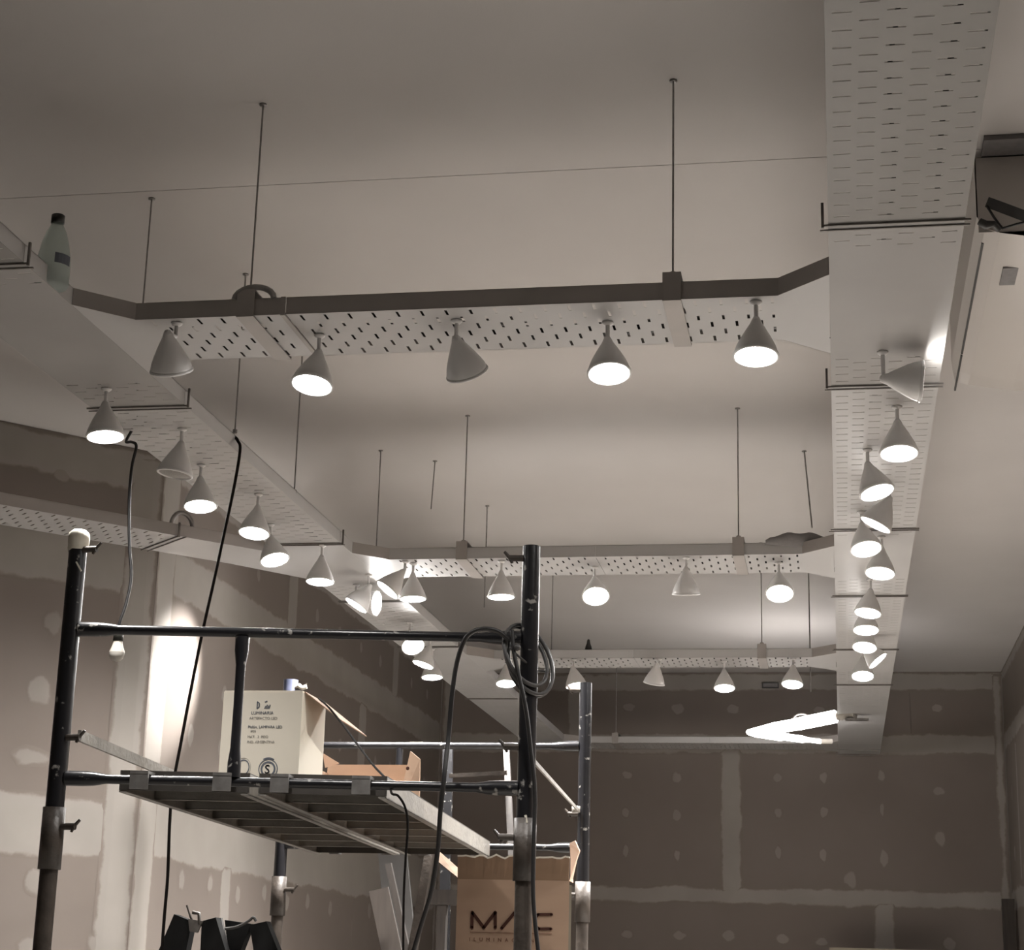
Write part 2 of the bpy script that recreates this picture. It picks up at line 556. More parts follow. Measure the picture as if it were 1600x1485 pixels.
class Run:
    """a tray run: local u along, v across (0..W), origin = corner at u=0, v=0"""
    def __init__(s, org, u, v, W):
        s.o, s.u, s.v, s.W = Vector(org), Vector(u).normalized(), Vector(v).normalized(), W

    def P(s, u, v, z=0.0):
        return s.o+s.u*u+s.v*v+Vector((0, 0, z))

    def section(s, parent, u0, u1, plain=(), gapL=(), gapR=(), slot=.0034):
        mb = MB()
        cols, pitch, hs, hl = 6, .062, slot, .36
        cw = (s.W-.012)/cols
        quads = []
        def q(a0, a1, b0, b1):
            if a1-a0 > 1e-5 and b1-b0 > 1e-5:
                quads.append((s.P(a0, b0), s.P(a1, b0), s.P(a1, b1), s.P(a0, b1)))
        q(u0, u1, 0, .006)
        q(u0, u1, s.W-.006, s.W)
        for j in range(cols):
            b0, b1 = .006+j*cw, .006+(j+1)*cw
            m0, m1 = b0+cw*(.5-hl), b1-cw*(.5-hl)
            pos = u0
            k = 0
            cu = u0+.035+(pitch/2 if j % 2 else 0)
            while cu < u1-.02:
                if not any(a-.02 < cu < b+.02 for a, b in plain):
                    q(pos, cu-hs, b0, b1)
                    q(cu-hs, cu+hs, b0, m0)
                    q(cu-hs, cu+hs, m1, b1)
                    pos = cu+hs
                cu += pitch
            q(pos, u1, b0, b1)
        for qd in quads:
            mb.add(qd, [(0, 3, 2, 1)])
        o = obj('tray_section', mb, 'tray_bare_dim' if s.o.y < 2 and u0 < .1 else 'tray_dim' if s.o.y < 2 and u0 < 2.5 else 'tray', parent)
        md = o.modifiers.new('sheet', 'SOLIDIFY')
        md.thickness = .0007
        md.offset = -1
        for side, gaps, name in ((0, gapL, 'L'), (s.W, gapR, 'R')):
            segs, p = [], u0
            for a, b in sorted(gaps):
                if b > u0 and a < u1:
                    segs.append((p, max(a, u0)))
                    p = min(b, u1)
            segs.append((p, u1))
            sg = 1 if side == 0 else -1
            for a, b in segs:
                if b-a > .01:
                    fb = MB()
                    fb.hexa([s.P(a, side), s.P(b, side), s.P(b, side, TH), s.P(a, side, TH)], s.v*.0016*sg)
                    fb.hexa([s.P(a, side, TH), s.P(b, side, TH), s.P(b, side+.010*sg, TH), s.P(a, side+.010*sg, TH)], Vector((0, 0, -.0016)))
                    obj('side_rail', fb, 'tray' if parent.get('_whiterail') else 'tray_side', o)
        return o

    def strut(s, parent, u, over=.012, up=0, label=None):
        """joint: two thin dark bars under the tray, turned up at one side"""
        mb = MB()
        mb.beam(s.P(u, -over, -.004), s.P(u, s.W+over, -.004), .0045, .004)
        mb.beam(s.P(u+.03, -over-.006, -.003), s.P(u+.03, s.W+over, -.003), .005, .003)
        for e in ((-over,) if up < 0 else (s.W+over,) if up > 0 else ()):
            mb.beam(s.P(u, e, -.009), s.P(u, e, TH+.004), .006, .006, s.u)
        return obj('joint_strap', mb, 'wire', parent)


def gusset(parent, c, d1, d2, size):
    """plain corner plate of a tray junction with its short slanted rail; c = inner corner, d1,d2 unit directions of the two tray edges"""
    c, d1, d2 = Vector(c), Vector(d1), Vector(d2)
    a, b = c+d1*size, c+d2*size
    mb = MB().prism([c, a, b], (0, 0, .0014))
    g = obj('junction_plate', mb, 'tray', parent)
    n = (b-a).normalized().cross(Vector((0, 0, 1)))
    f = MB().hexa([a, b, b+Vector((0, 0, TH)), a+Vector((0, 0, TH))], n*.0016)
    obj('side_rail', f, 'tray_side', g)


RX0, RX1 = .005, .295
LX0, LX1 = -2.155, -1.865
T1 = (4.165, 4.485)
T2 = (6.925, 7.26)
T3 = (9.24, 9.54)
T4 = (12.68, 13.02)
GS = .12
# right long tray
rt = thing('cable_tray', 'long white perforated cable tray running from the near right to the back wall', 'cable tray', (RX0, 1.5, ZT), 'ceiling cable trays')
RR = Run((RX0, 1.5, ZT), (0, 1, 0), (1, 0, 0), RX1-RX0)
rt['_whiterail'] = 1
gapsT = [(a-1.5, b-1.5) for a, b in (T1, T2, T3, T4)]
plainT = [(a-.25, b+.12) for a, b in gapsT]
cutsR = [1.5, 3.745, 4.87, 6.53, 7.71, 9.0, 10.1, 11.7, 13.25]
for a, b_ in zip(cutsR, cutsR[1:]):
    RR.section(rt, a-1.5+.001, b_-1.5-.001, plain=plainT+([(9.4, 12)] if a > 10 else []), gapL=gapsT, slot=.0026)
for y, u_ in ((3.745, -1), (4.87, -1), (6.53, 0), (7.71, 0), (9.0, 0), (10.1, 0)):
    RR.strut(rt, y-1.5, up=u_)
fb = MB()
fb.beam((RX0-.01, 13.26, ZT-.008), (RX1-.03, 13.26, ZT-.008), .006, .006)
fb.beam((RX0-.01, 13.26, ZT-.008), (RX0-.01, 13.26, ZT+.075), .006, .006, (1, 0, 0))
fb.beam((RX1-.03, 13.26, ZT-.008), (RX1-.015, 13.26, ZT+.06), .006, .006, (1, 0, 0))
fb.beam((RX0-.01, 12.98, ZT-.006), (RX1, 12.98, ZT-.006), .006, .006)
obj('end_strap', fb, 'wire', rt)

# left long tray
lt = thing('cable_tray', 'long white perforated cable tray down the left side of the room', 'cable tray', (LX0, 1.5, ZT), 'ceiling cable trays')
lt['_whiterail'] = 1
LR = Run((LX0, 1.5, ZT), (0, 1, 0), (1, 0, 0), LX1-LX0)
BR0, BR1 = 6.80, 7.26        # where the slanted tray runs in
cutsL = [1.5, 3.76, 4.87, 6.62, 7.72, 8.86, 10.6, 13.02]
for a, b_ in zip(cutsL, cutsL[1:]):
    LR.section(lt, a-1.5+.001, b_-1.5-.001, plain=[(a_-.25, b2+.15) for a_, b2 in gapsT], gapR=gapsT, gapL=[(BR0-1.5, BR1-1.5)], slot=.0026)
for y, u_ in ((3.76, 1), (4.87, 1), (6.62, 1), (7.72, 0), (8.86, 1), (10.6, 0)):
    LR.strut(lt, y-1.5, up=u_)

# cross trays
def cross(lbl, Y0, Y1, cuts, white=False):
    t = thing('cable_tray', lbl, 'cable tray', (LX1, Y0, ZT), 'ceiling cable trays')
    if white:
        t['_whiterail'] = 1
    R = Run((LX1, Y0, ZT), (1, 0, 0), (0, 1, 0), Y1-Y0)
    for a, b_ in zip(cuts, cuts[1:]):
        R.section(t, a, b_-.0015, plain=[(-1, .13), (RX0-LX1-.10, 9)], gapL=[(-1, GS), (RX0-LX1-GS, 9)], gapR=[(-1, GS), (RX0-LX1-GS, 9)])
    for yy, s_ in ((Y0, -1), (Y1, 1)):
        gusset(t, (LX1, yy, ZT), (0, s_, 0), (1, 0, 0), GS)
        gusset(t, (RX0, yy, ZT), (-1, 0, 0), (0, s_, 0), GS)
    return t, R


WX = RX0-LX1
t1, R1 = cross('nearest white perforated tray crossing between the two long trays', *T1, [0, .52, WX])
t2, R2 = cross('second white perforated cross tray with a grey rag on its right end', *T2, [0, .95, WX], True)
t3, R3 = cross('third white perforated cross tray, beyond the coiled cable', *T3, [0, .85, WX], True)
t4, R4 = cross('farthest white cross tray, close to the back wall', *T4, [0, 1.0, WX], True)
# overlapping dark lip where two sections meet on the near tray
obj('joint_strap', MB().beam((-1.352, T1[0]-.004, ZT-.003), (-1.352, T1[1]+.01, ZT-.003), .012, .003).beam((-1.352, T1[0]-.004, ZT-.003), (-1.352, T1[0]-.004, ZT+TH), .012, .003, (1, 0, 0)), 'tray_side', t1)

# slanted tray on the left, parallel to the slanted wall
bdir = Vector((.685, .7285, 0))
bnor = Vector((.7285, -.685, 0))
bw = .30
b_near = Vector((-2.225, 6.725, ZT))
bt = thing('cable_tray', 'perforated cable tray branching off diagonally to the left of the long left tray', 'cable tray', b_near-bdir*3.6, 'ceiling cable trays')
BRN = Run(b_near-bdir*3.6-bnor*bw, bdir, bnor, bw)
BRN.section(bt, 0, 1.7)
BRN.section(bt, 1.702, 3.25)
BRN.section(bt, 3.252, 3.62, plain=[(3.3, 4)])
mb = MB().prism([b_near+bdir*.02, Vector((LX0, 6.80, ZT)), Vector((LX0, 7.30, ZT)), b_near-bnor*bw+bdir*.02], (0, 0, .0014))
obj('junction_plate', mb, 'tray', bt)
fb = MB()
fb.hexa([b_near, Vector((LX0, 6.80, ZT)), Vector((LX0, 6.80, ZT+TH)), b_near+Vector((0, 0, TH))], -bnor*.0016)
obj('side_rail', fb, 'tray_side', bt)
BRN.strut(bt, 3.25, up=1)
# arched clip standing on its near rail
arc = [b_near-bdir*.33-bnor*.01+bdir*(.045*math.cos(a))+Vector((0, 0, TH-.005+.055*math.sin(a))) for a in [PI*i/10 for i in range(11)]]
obj('arched_clip', MB().tube(arc, .009, 6), 'gal', bt)

# hangers: rod + bracket
def hanger(x, y, ztop, zbot, lbl, kind='clip', run=None, r=.0026, grp='threaded rods hanging from the ceiling', lean=(0, 0)):
    t = thing('hanger_rod', lbl, 'hanger', (x, y, ZT), grp)
    a = Vector((x, y, ztop))
    b = Vector((x+lean[0], y+lean[1], zbot))
    obj('rod', MB().tube([a, b], r, 8), 'gal', t)
    obj('ceiling_washer', MB().lathe([(.0, -.004), (.010, -.004), (.010, 0), (.0, 0)], 12, Matrix.Translation(a)), 'gal', t)
    if kind == 'strap':      # U strap right round the tray
        y0, y1 = run
        m_ = MB()
        wd = .045
        m_.box((x-wd/2, y0-.006, ZT-.006), (x+wd/2, y1+.006, ZT-.003))
        m_.box((x-wd/2, y0-.009, ZT-.006), (x+wd/2, y0-.006, ZT+TH+.02))
        m_.box((x-wd/2, y1+.006, ZT-.006), (x+wd/2, y1+.009, ZT+TH+.02))
        m_.box((x-wd/2, y0-.009, ZT+TH+.02), (x+wd/2, y1+.009, ZT+TH+.023))
        m_.lathe([(.0, .035), (.009, .035), (.009, .023), (0, .023)], 6, Matrix.Translation((x, y, ZT+TH)), False)
        obj('bracket', m_, 'tray_side', t)
    elif kind == 'nut':
        m_ = MB().lathe([(.0, .012), (.008, .012), (.008, 0), (0, 0)], 6, Matrix.Translation((x+lean[0], y+lean[1], zbot-.004)), False)
        obj('nut', m_, 'gal', t)
    return t


hanger(-.372, 4.19, H, ZT+TH+.02, 'rod with U strap holding the near cross tray, right of its middle', 'strap', T1)
hanger(-1.45, 4.19, H, ZT+TH+.02, 'rod with U strap holding the near cross tray, towards its left end', 'strap', T1)
# arched tab beside the left strap
t_ = hanger(-1.963, 4.735, H, ZT+.004, 'thin rod down to the long left tray behind the near cross tray', 'nut')
hanger(-1.872, 5.35, H, ZT+.06, 'rod where a black cord comes over the long left tray', 'nut')
hanger(-1.872, 6.02, H, ZT+.04, 'rod on the long left tray, right of the hanging black cord', 'nut')
hanger(-1.926, 7.415, H, ZT+.004, 'rod at the corner of the long left tray and the second cross tray', 'nut')
hanger(-1.725, 7.60, H, H-.22, 'short loose rod just right of the corner rod over the second cross tray', 'none', lean=(-.01, 0))
hanger(-1.449, 6.95, H, ZT+TH+.02, 'rod and strap on the second cross tray, left half', 'strap', T2)
hanger(-.360, 6.95, H, ZT+TH+.02, 'rod and strap on the second cross tray, right half', 'strap', T2)
hanger(-.112, 7.58, H, H-.40, 'leaning thin rod above the grey rag', 'none', lean=(.03, -.25), r=.0035)
hanger(-1.45, 9.28, H, ZT+.01, 'faint rod on the third cross tray behind the coiled cable', 'nut')
hanger(-.366, 9.26, H, ZT+TH+.02, 'rod with dark strap on the third cross tray', 'strap', T3)
hanger(-.13, 9.6, H, ZT-.12, 'thin rod passing behind the right end of the third cross tray', 'none', r=.0035)
hanger(-1.52, 12.72, H, ZT+TH+.02, 'rod and pale strap on the farthest cross tray', 'strap', T4)
hanger(-1.64, 8.4, H, ZT+.1, 'faint rod between the second and third cross trays at the left', 'none', r=.003)

# arched tab near the left strap of the near tray
arc = [Vector((-1.43+.052*math.cos(a), T1[0]-.003, ZT+TH-.002+.032*math.sin(a))) for a in [PI*i/10 for i in range(11)]]
obj('arched_clip', MB().tube(arc, .008, 6), 'gal', t1)

# cables lying in the trays (seen as dark dashes through the slots)
def lay(lbl, pts, rr, mt='cable'):
    o = obj('tray_cable', MB().tube(spline(pts, 6), rr, 6), mt)
    tag(o, lbl, 'cable', 'cables lying in the trays')


lay('thin black cable lying along the front of the near cross tray', [(-1.80, 4.30, 3.214), (-1.5, 4.22, 3.214), (-1.1, 4.24, 3.214), (-.86, 4.25, 3.214)], .011)
lay('thick black cable bunch lying along the back of the near cross tray', [(-1.80, 4.42, 3.223), (-1.5, 4.43, 3.223), (-1.1, 4.40, 3.223), (-.7, 4.425, 3.223), (-.3, 4.40, 3.223), (-.05, 4.42, 3.223)], .020)
lay('grey cable lying along the middle of the near cross tray', [(-1.75, 4.36, 3.214), (-1.3, 4.31, 3.214), (-1.0, 4.33, 3.214), (-.75, 4.30, 3.214)], .011, 'greycable')
lay('black cables lying along the second cross tray', [(-1.8, 7.10, 3.218), (-1.2, 7.08, 3.218), (-.6, 7.12, 3.218), (-.05, 7.09, 3.218)], .017)
lay('black cables lying along the third cross tray', [(-1.8, 9.38, 3.218), (-1.2, 9.40, 3.218), (-.6, 9.37, 3.218), (-.05, 9.4, 3.218)], .017)
lay('black cables lying along the near half of the right long tray', [(.235, 1.6, 3.216), (.24, 2.6, 3.216), (.225, 3.2, 3.216), (.235, 3.8, 3.216), (.25, 4.6, 3.216), (.1, 5.2, 3.216), (.12, 6.6, 3.216)], .006)
lay('thin black cable lying along the middle of the right long tray', [(.10, 1.6, 3.213), (.13, 2.7, 3.213), (.12, 3.1, 3.213), (.14, 3.6, 3.213), (.10, 4.2, 3.213), (.05, 4.6, 3.213)], .005)
lay('black cable lying along the left long tray', [(-2.05, 2.0, 3.213), (-2.02, 4.0, 3.213), (-2.08, 5.0, 3.213), (-1.95, 6.0, 3.213), (-2.0, 8.0, 3.213), (-2.0, 11, 3.213)], .010)

# ------------------------------------------------------------------ spot lamps
LAMPS = [
 (0,(-1.647,4.193,3.071),(-0.038,0.558,-0.829),'unlit spot lamp at the left end of the near cross tray, turned away'),
 (1,(-1.306,4.299,3.058),(-0.060,-0.239,-0.969),'lit spot lamp second from the left on the near cross tray'),
 (0,(-0.905,4.315,3.081),(0.188,0.665,-0.723),'unlit spot lamp in the middle of the near cross tray, tilted away'),
 (1,(-0.538,4.282,3.058),(0.081,-0.234,-0.969),'lit spot lamp just right of the middle of the near cross tray'),
 (1,(-0.172,4.183,3.056),(-0.010,-0.166,-0.986),'lit spot lamp at the right end of the near cross tray'),
 (1,(-2.025,4.693,3.056),(0.118,-0.061,-0.991),'lit spot lamp nearest on the left long tray'),
 (0,(-1.966,5.099,3.056),(-0.122,-0.041,-0.992),'unlit spot lamp on the left long tray with grey mesh face'),
 (1,(-2.021,5.489,3.057),(0.124,-0.155,-0.980),'lit spot lamp on the left long tray just past the unlit one'),
 (1,(-1.958,5.864,3.057),(-0.005,-0.214,-0.977),'lit spot lamp on the left long tray, right of the hanging black cord'),
 (1,(-2.017,6.295,3.062),(0.306,-0.202,-0.930),'lit spot lamp on the left long tray before the diagonal tray, face tipped right'),
 (1,(-1.944,6.649,3.055),(0.007,-0.099,-0.995),'lit spot lamp on the left long tray just before the second cross tray'),
 (1,(-1.937,7.176,3.069),(-0.500,-0.172,-0.849),'lit spot lamp aimed at the left wall, seen as a slim sliver'),
 (1,(-1.905,7.367,3.113),(0.979,-0.164,-0.123),'lit spot lamp turned sideways, its face an upright oval'),
 (1,(-1.738,6.902,3.074),(-0.556,-0.222,-0.801),'lit spot lamp, slanting sliver at the left corner of the second cross tray'),
 (1,(-1.656,6.990,3.055),(0.047,-0.043,-0.998),'lit spot lamp, leftmost pointing straight down on the second cross tray'),
 (1,(-1.928,8.177,3.078),(0.333,-0.568,-0.753),'lit spot lamp facing the camera just below the front scaffold top rail'),
 (1,(-1.968,8.579,3.060),(-0.271,-0.161,-0.949),'lit spot lamp seen as a thin sliver, second last on the left long tray'),
 (1,(-2.002,8.938,3.056),(0.058,-0.116,-0.992),'lit spot lamp, farthest on the left long tray'),
 (1,(-1.294,6.970,3.055),(0.033,-0.034,-0.999),'lit spot lamp on the second cross tray left of the scaffold post'),
 (1,(-0.928,7.049,3.070),(0.132,-0.529,-0.839),'lit spot lamp facing the camera in the middle of the second cross tray'),
 (0,(-0.565,6.971,3.058),(-0.014,0.252,-0.968),'unlit white spot lamp on the second cross tray'),
 (1,(-0.207,7.019,3.067),(0.037,-0.480,-0.876),'lit spot lamp facing the camera at the right end of the second cross tray'),
 (1,(-1.661,9.158,3.058),(0.065,-0.224,-0.972),'lit spot lamp at the left end of the third cross tray'),
 (1,(-1.310,9.225,3.058),(0.204,-0.124,-0.971),'spot lamp partly hidden behind the rear scaffold post top'),
 (0,(-0.906,9.180,3.060),(-0.185,0.255,-0.949),'unlit white spot lamp tilted on the third cross tray'),
 (1,(-0.560,9.318,3.058),(0.022,-0.253,-0.967),'lit spot lamp second from the right on the third cross tray'),
 (1,(-0.215,9.202,3.059),(-0.055,-0.274,-0.960),'lit spot lamp at the right end of the third cross tray'),
 (1,(0.233,4.602,3.116),(0.995,0.033,-0.094),'spot lamp on its side aimed right at the air conditioner'),
 (1,(0.189,5.055,3.057),(0.009,-0.197,-0.980),'lit spot lamp, largest pointing down on the right long tray'),
 (1,(0.135,5.489,3.060),(0.253,-0.189,-0.949),'lit spot lamp on the right long tray tipped to the right, second down'),
 (1,(0.141,5.929,3.067),(-0.477,0.002,-0.879),'lit spot lamp seen as a thin sliver sloping down to the right'),
 (1,(0.112,6.252,3.061),(0.127,-0.317,-0.940),'lit spot lamp on the right long tray before the second cross tray'),
 (1,(0.167,6.635,3.059),(-0.099,-0.257,-0.961),'lit spot lamp on the right long tray beside the second cross tray end'),
 (1,(0.133,7.372,3.058),(-0.142,-0.214,-0.966),'lit spot lamp topmost of the close trio on the right long tray'),
 (1,(0.130,7.745,3.058),(-0.013,-0.245,-0.970),'lit spot lamp middle of the close trio on the right long tray'),
 (1,(0.129,8.170,3.060),(-0.089,-0.318,-0.944),'lit spot lamp lowest of the close trio on the right long tray'),
 (1,(0.193,8.627,3.078),(0.645,-0.108,-0.757),'lit spot lamp seen as a thin sliver sloping up to the right'),
 (3,(-2.145,8.215,3.315),(-.80,-.50,-.46),'unseen lit spot lamp added inside the left long tray to brighten the left wall'),
 (1,(0.129,8.960,3.060),(-0.009,-0.333,-0.943),'lit spot lamp, farthest on the right long tray'),
]
LL = .095
# shade: apex at the origin, axis along -Z
prof = [(.0, .004), (.010, .004), (.0125, -.002), (.0155, -.010), (.0245, -.026), (.034, -.044), (.042, -.060), (.0485, -.075), (.0525, -.088), (.053, -.097),
        (.0495, -.099), (.0485, -.094), (.046, -.080), (.0, -.076)]
shade_me = mesh('shade', MB().lathe(prof, 28), 'shade')
rim_me = mesh('rim_ring', MB().lathe([(.0535, -.092), (.0555, -.0945), (.0555, -.0985), (.0505, -.1005), (.0500, -.0965)], 28), 'shade')
face_prof = [(.0495, -.0965), (.040, -.0985), (.020, -.1005), (.0, -.101)]
face_lit = mesh('lamp_face', MB().lathe(face_prof, 24), 'lit')
face_off = mesh('lamp_face', MB().lathe(face_prof, 24), 'led_off')
knuckle_me = mesh('swivel', MB().lathe([(.0, .011), (.008, .008), (.011, 0), (.008, -.008), (.0, -.011)], 12), 'shade')
canopy_me = mesh('canopy', MB().lathe([(.0, 0), (.015, 0), (.014, -.004), (.008, -.009), (.0, -.009)], 16), 'shade')
for i, (lit, m_, n_, lb) in enumerate(LAMPS):
    m_, n_ = Vector(m_), Vector(n_).normalized()
    ap = m_-n_*(LL if lit != 3 else .07)
    # fixing point on the tray above
    bx, by = ap.x, ap.y
    if T1[0]-.1 < by < T1[1]+.05 and LX1 < bx < RX0:
        by = min(max(by, T1[0]+.03), T1[1]-.03)
    elif T2[0]-.1 < by < T2[1]+.05 and LX1+.1 < bx < RX0:
        by = min(max(by, T2[0]+.03), T2[1]-.03)
    elif T3[0]-.15 < by < T3[1]+.05 and LX1+.1 < bx < RX0:
        by = min(max(by, T3[0]+.03), T3[1]-.03)
    else:
        if bx > -.5:
            bx = min(max(bx, RX0+.03), RX1-.03)
        else:
            bx = min(max(bx, LX0+.03), LX1-.03)
    root = thing('spot_lamp', lb, 'lamp', (bx, by, ZT-.0015 if lit != 3 else ZT+.0115), 'track spot lamps under the trays')
    c = bpy.data.objects.new('canopy', canopy_me)
    COL.objects.link(c)
    c.parent = root
    loc = ap-root.location
    st = MB().tube([Vector((bx, by, ZT-.008)), Vector((bx, by, ap.z+.012)), ap], .0055, 8)
    obj('stem', st, 'shade', root)
    q = Vector((0, 0, -1)).rotation_difference(n_)
    for nm, me in (('swivel', knuckle_me), ('shade', shade_me)):
        o = bpy.data.objects.new(nm, me)
        COL.objects.link(o)
        o.parent = root
        o.location = loc
        o.rotation_mode = 'QUATERNION'
        o.rotation_quaternion = q
    for nm, me in (('rim_ring', rim_me), ('lamp_face', face_lit if lit else face_off)):
        c = bpy.data.objects.new(nm, me)
        COL.objects.link(c)
        c.parent = o
    if lit:
        ld = bpy.data.lights.new('beam', 'SPOT')
        # beam strengths graded by place to even out the light; sideways ones turned down
        ld.energy = BEAM*((min(2.6, .62+max(0, m_.y-4.7)*.44) if m_.x > -1.75 else (.60 if m_.y < 5 or m_.y > 8 else .34)) if lit != 3 else 2.2)*(.25 if abs(n_.z) < .2 else 1)
        ld.color = (1, .965, .93)
        ld.spot_size = math.radians(115)
        ld.spot_blend = 1.0
        ld.shadow_soft_size = .035
        if lit == 3:  # unseen lamp added to make the bright patch on the left wall
            ld.spot_size = math.radians(40)
            ld.spot_blend = .8
        lo = bpy.data.objects.new('beam', ld)
        COL.objects.link(lo)
        lo.parent = root
        lo.location = (m_+n_*.012 if lit != 3 else ap+n_*.112)-root.location
        lo.rotation_mode = 'QUATERNION'
        lo.rotation_quaternion = q

# ------------------------------------------------------------------ V shaped tube lamp at the back
tl = thing('tube_lamp', 'bright white V shaped tube lamp hanging under the far end of the right long tray', 'lamp', at(1172, 1143, 11.6))
TY = 11.6
a_, b_, c_ = at(1170, 1144, TY), at(1305, 1120, TY-.3), at(1282, 1159, TY+.2)
mid = at(1168, 1144, TY)
up_ = spline([b_, at(1240, 1133, TY-.15), at(1195, 1141, TY)], 5)
lo_ = spline([at(1195, 1147, TY+.02), at(1235, 1153, TY+.1), c_], 5)
obj('upper_tube', MB().tube(up_, [.040]*5+[.037]*4+[.034, .030], 14), 'tube', tl)
obj('lower_tube', MB().tube(lo_, [.030]*4+[.022]*4+[.014]*3, 14), 'tube', tl)
obj('tube_bend', MB().tube([at(1195, 1141, TY), at(1180, 1143.5, TY), at(1171, 1144.5, TY+.01), at(1180, 1146, TY+.02), at(1195, 1147, TY+.02)], [.030, .024, .020, .024, .030], 12), 'tube', tl)
s0, s1 = b_, at(1336, 1117, TY-.36)
pr = MB()
n = 6
pts = [s0.lerp(s1, i/12) for i in range(13)]
pr.tube(pts, [.030 if i % 2 == 0 else .022 for i in range(13)], 12)
obj('ribbed_socket', pr, 'bulbglass', tl)
obj('lower_socket', MB().tube([c_, at(1300, 1159, TY+.22)], .017, 10), 'bulbglass', tl)
arc = spline([at(1236, 1128, TY-.14), at(1244, 1118, TY-.14), at(1256, 1116, TY-.15), at(1264, 1121, TY-.15)], 5)
obj('clip', MB().tube(arc, .007, 6), 'wire', tl)
hz = s1+Vector((0.02, 0, .02))
obj('hanging_bracket', MB().beam(s1, Vector((s1.x, s1.y, ZT-.001)), .05, .012, (1, 0, 0)).beam(s1+Vector((-.06, 0, -.03)), s1+Vector((.08, 0, -.03)), .05, .012), 'gal', tl)

# ------------------------------------------------------------------ air conditioner under the ceiling
ax0, ay0, ay1, az = .40, 4.70, 6.18, 3.56
ac = thing('air_conditioner', 'off-white air conditioner under the ceiling at the right edge, near side panel missing', 'air conditioner', (ax0, ay0, az))
def acsec(y, sx=1.0, dz=0.0):
    # outline in x,z: rounded underside, flat top against the ceiling
    return [Vector((ax0+(x-ax0)*1.0, y, z+dz)) for x, z in ((.40, 3.785), (.40, 3.61), (.42, 3.575), (.46, 3.56), (.60, 3.535), (.80, 3.53), (1.0, 3.54), (1.12, 3.58), (1.14, 3.785))]
mb = MB()
rows = [(ay0, 0), (ay0+.01, 0), (5.9, 0), (6.05, .015), (6.14, .05), (ay1, .11)]
vs = []
for y, k in rows:
    sec = acsec(y)
    for p in sec:
        q = p.copy()
        if p.z < 3.78:
            q.z = min(3.785, p.z+k)
        q.x = min(max(q.x, ax0+k*.9), 1.14)
        vs.append(q)
n = 9
fs = [(r*n+i, r*n+(i+1) % n, (r+1)*n+(i+1) % n, (r+1)*n+i) for r in range(len(rows)-1) for i in range(n)]
fs += [tuple(range((len(rows)-1)*n, len(rows)*n))]
mb.add(vs, fs, False)
obj('casing', mb, 'ac', ac)
# groove between flap and casing
g = MB()
for i, (y0, y1) in enumerate(((4.80, 5.72), (5.735, 6.10))):
    g.box((.4185, y0, 3.5715), (.4245, y1, 3.578), None)
obj('panel_groove', g, 'acdark', ac)
lb0 = atz(1564, 410, 3.535)
lb1 = atz(1594, 438, 3.535)
obj('rating_label', MB().box((.485, 4.93, 3.548), (.535, 5.06, 3.5535)), 'acgrey', ac)
# open near end: dark cavity, hanging bracket, pipe
e = MB().box((.404, ay0+.004, 3.565), (1.13, ay0+.008, 3.783))
obj('end_plate', e, 'ac', ac)
e = MB().beam(at(1546, 317, 4.66), at(1650, 356, 4.50), .028, .020, (0, 0, 1))
obj('mounting_bar', e, 'acdark', ac)
e = MB().tube([at(1542, 322, 4.65), at(1552, 338, 4.64), at(1566, 357, 4.64), at(1590, 350, 4.62), at(1640, 338, 4.60)], .0035, 8)
obj('loose_wire', e, 'cable', ac)
e = MB().tube([at(1530, 346, 4.66), at(1540, 352, 4.66), at(1552, 350, 4.67), at(1562, 358, 4.68)], [.010, .013, .009, .011], 10)
obj('drain_pipe', e, 'greycable', ac)
obj('mounting_foot', MB().box((.42, 4.60, 3.785), (1.1, 6.0, 3.7995)), 'acgrey', ac)

# ------------------------------------------------------------------ bottle in the left tray
by_ = 3.93
bc = at(88, 400, by_)
bx_ = bc.x
zt = at(78, 337, by_).z
o = thing('bottle', 'clear plastic bottle with dark cap standing in the left long tray', 'bottle', (bx_-.005, by_, ZT+.002))
hh = zt-(ZT+.002)
T = Matrix.Translation((bx_-.005, by_, ZT+.002))
pf = [(0, 0), (.036, 0), (.041, .008), (.041, hh*.30), (.039, hh*.42), (.033, hh*.60), (.024, hh*.76), (.0145, hh*.86), (.0135, hh*.90)]
obj('bottle_body', MB().lathe(pf, 24, T), 'pet', o)
obj('bottle_cap', MB().lathe([(0.0, hh*.885), (.0165, hh*.885), (.0165, hh*.99), (.014, hh), (0, hh)], 20, T), 'cap', o)
lbm = MB()
for k in range(5):
    a0_, a1_ = -1.1+k*.22, -1.1+(k+1)*.22
    lbm.add([T @ Vector((.0418*math.cos(a), .0418*math.sin(a), z)) for a, z in ((a0_, .052), (a1_, .052), (a1_, .078), (a0_, .078))], [(0, 1, 2, 3)])
obj('bottle_label', lbm, 'bluegrey', o)

# grey rag on the right end of the second cross tray
rg = MB()
nx, ny = 16, 6
vs = []
for j in range(ny):
    for i in range(nx):
        u_, v_ = i/(nx-1), j/(ny-1)
        x = -.255+u_*.245
        y = T2[0]-.012+.012*v_*2+(.14*v_ if v_ > .4 else 0)
        z = ZT+TH+.006+.035*math.sin(v_*PI*.9)*math.sin(u_*PI)**.5+.004*math.sin(u_*17+v_*5)
        if j == 0:
            z = ZT+TH-.018+.012*abs(u_-.45)*2
            y = T2[0]-.006
        vs.append((x, y, z))
rg.add(vs, [(j*nx+i, j*nx+i+1, (j+1)*nx+i+1, (j+1)*nx+i) for j in range(ny-1) for i in range(nx-1)], True)
o = obj('folded_rag', rg, 'rag')
md = o.modifiers.new('cloth', 'SOLIDIFY')
md.thickness = .006
tag(o, 'grey rag draped over the right end of the second cross tray', 'rag')
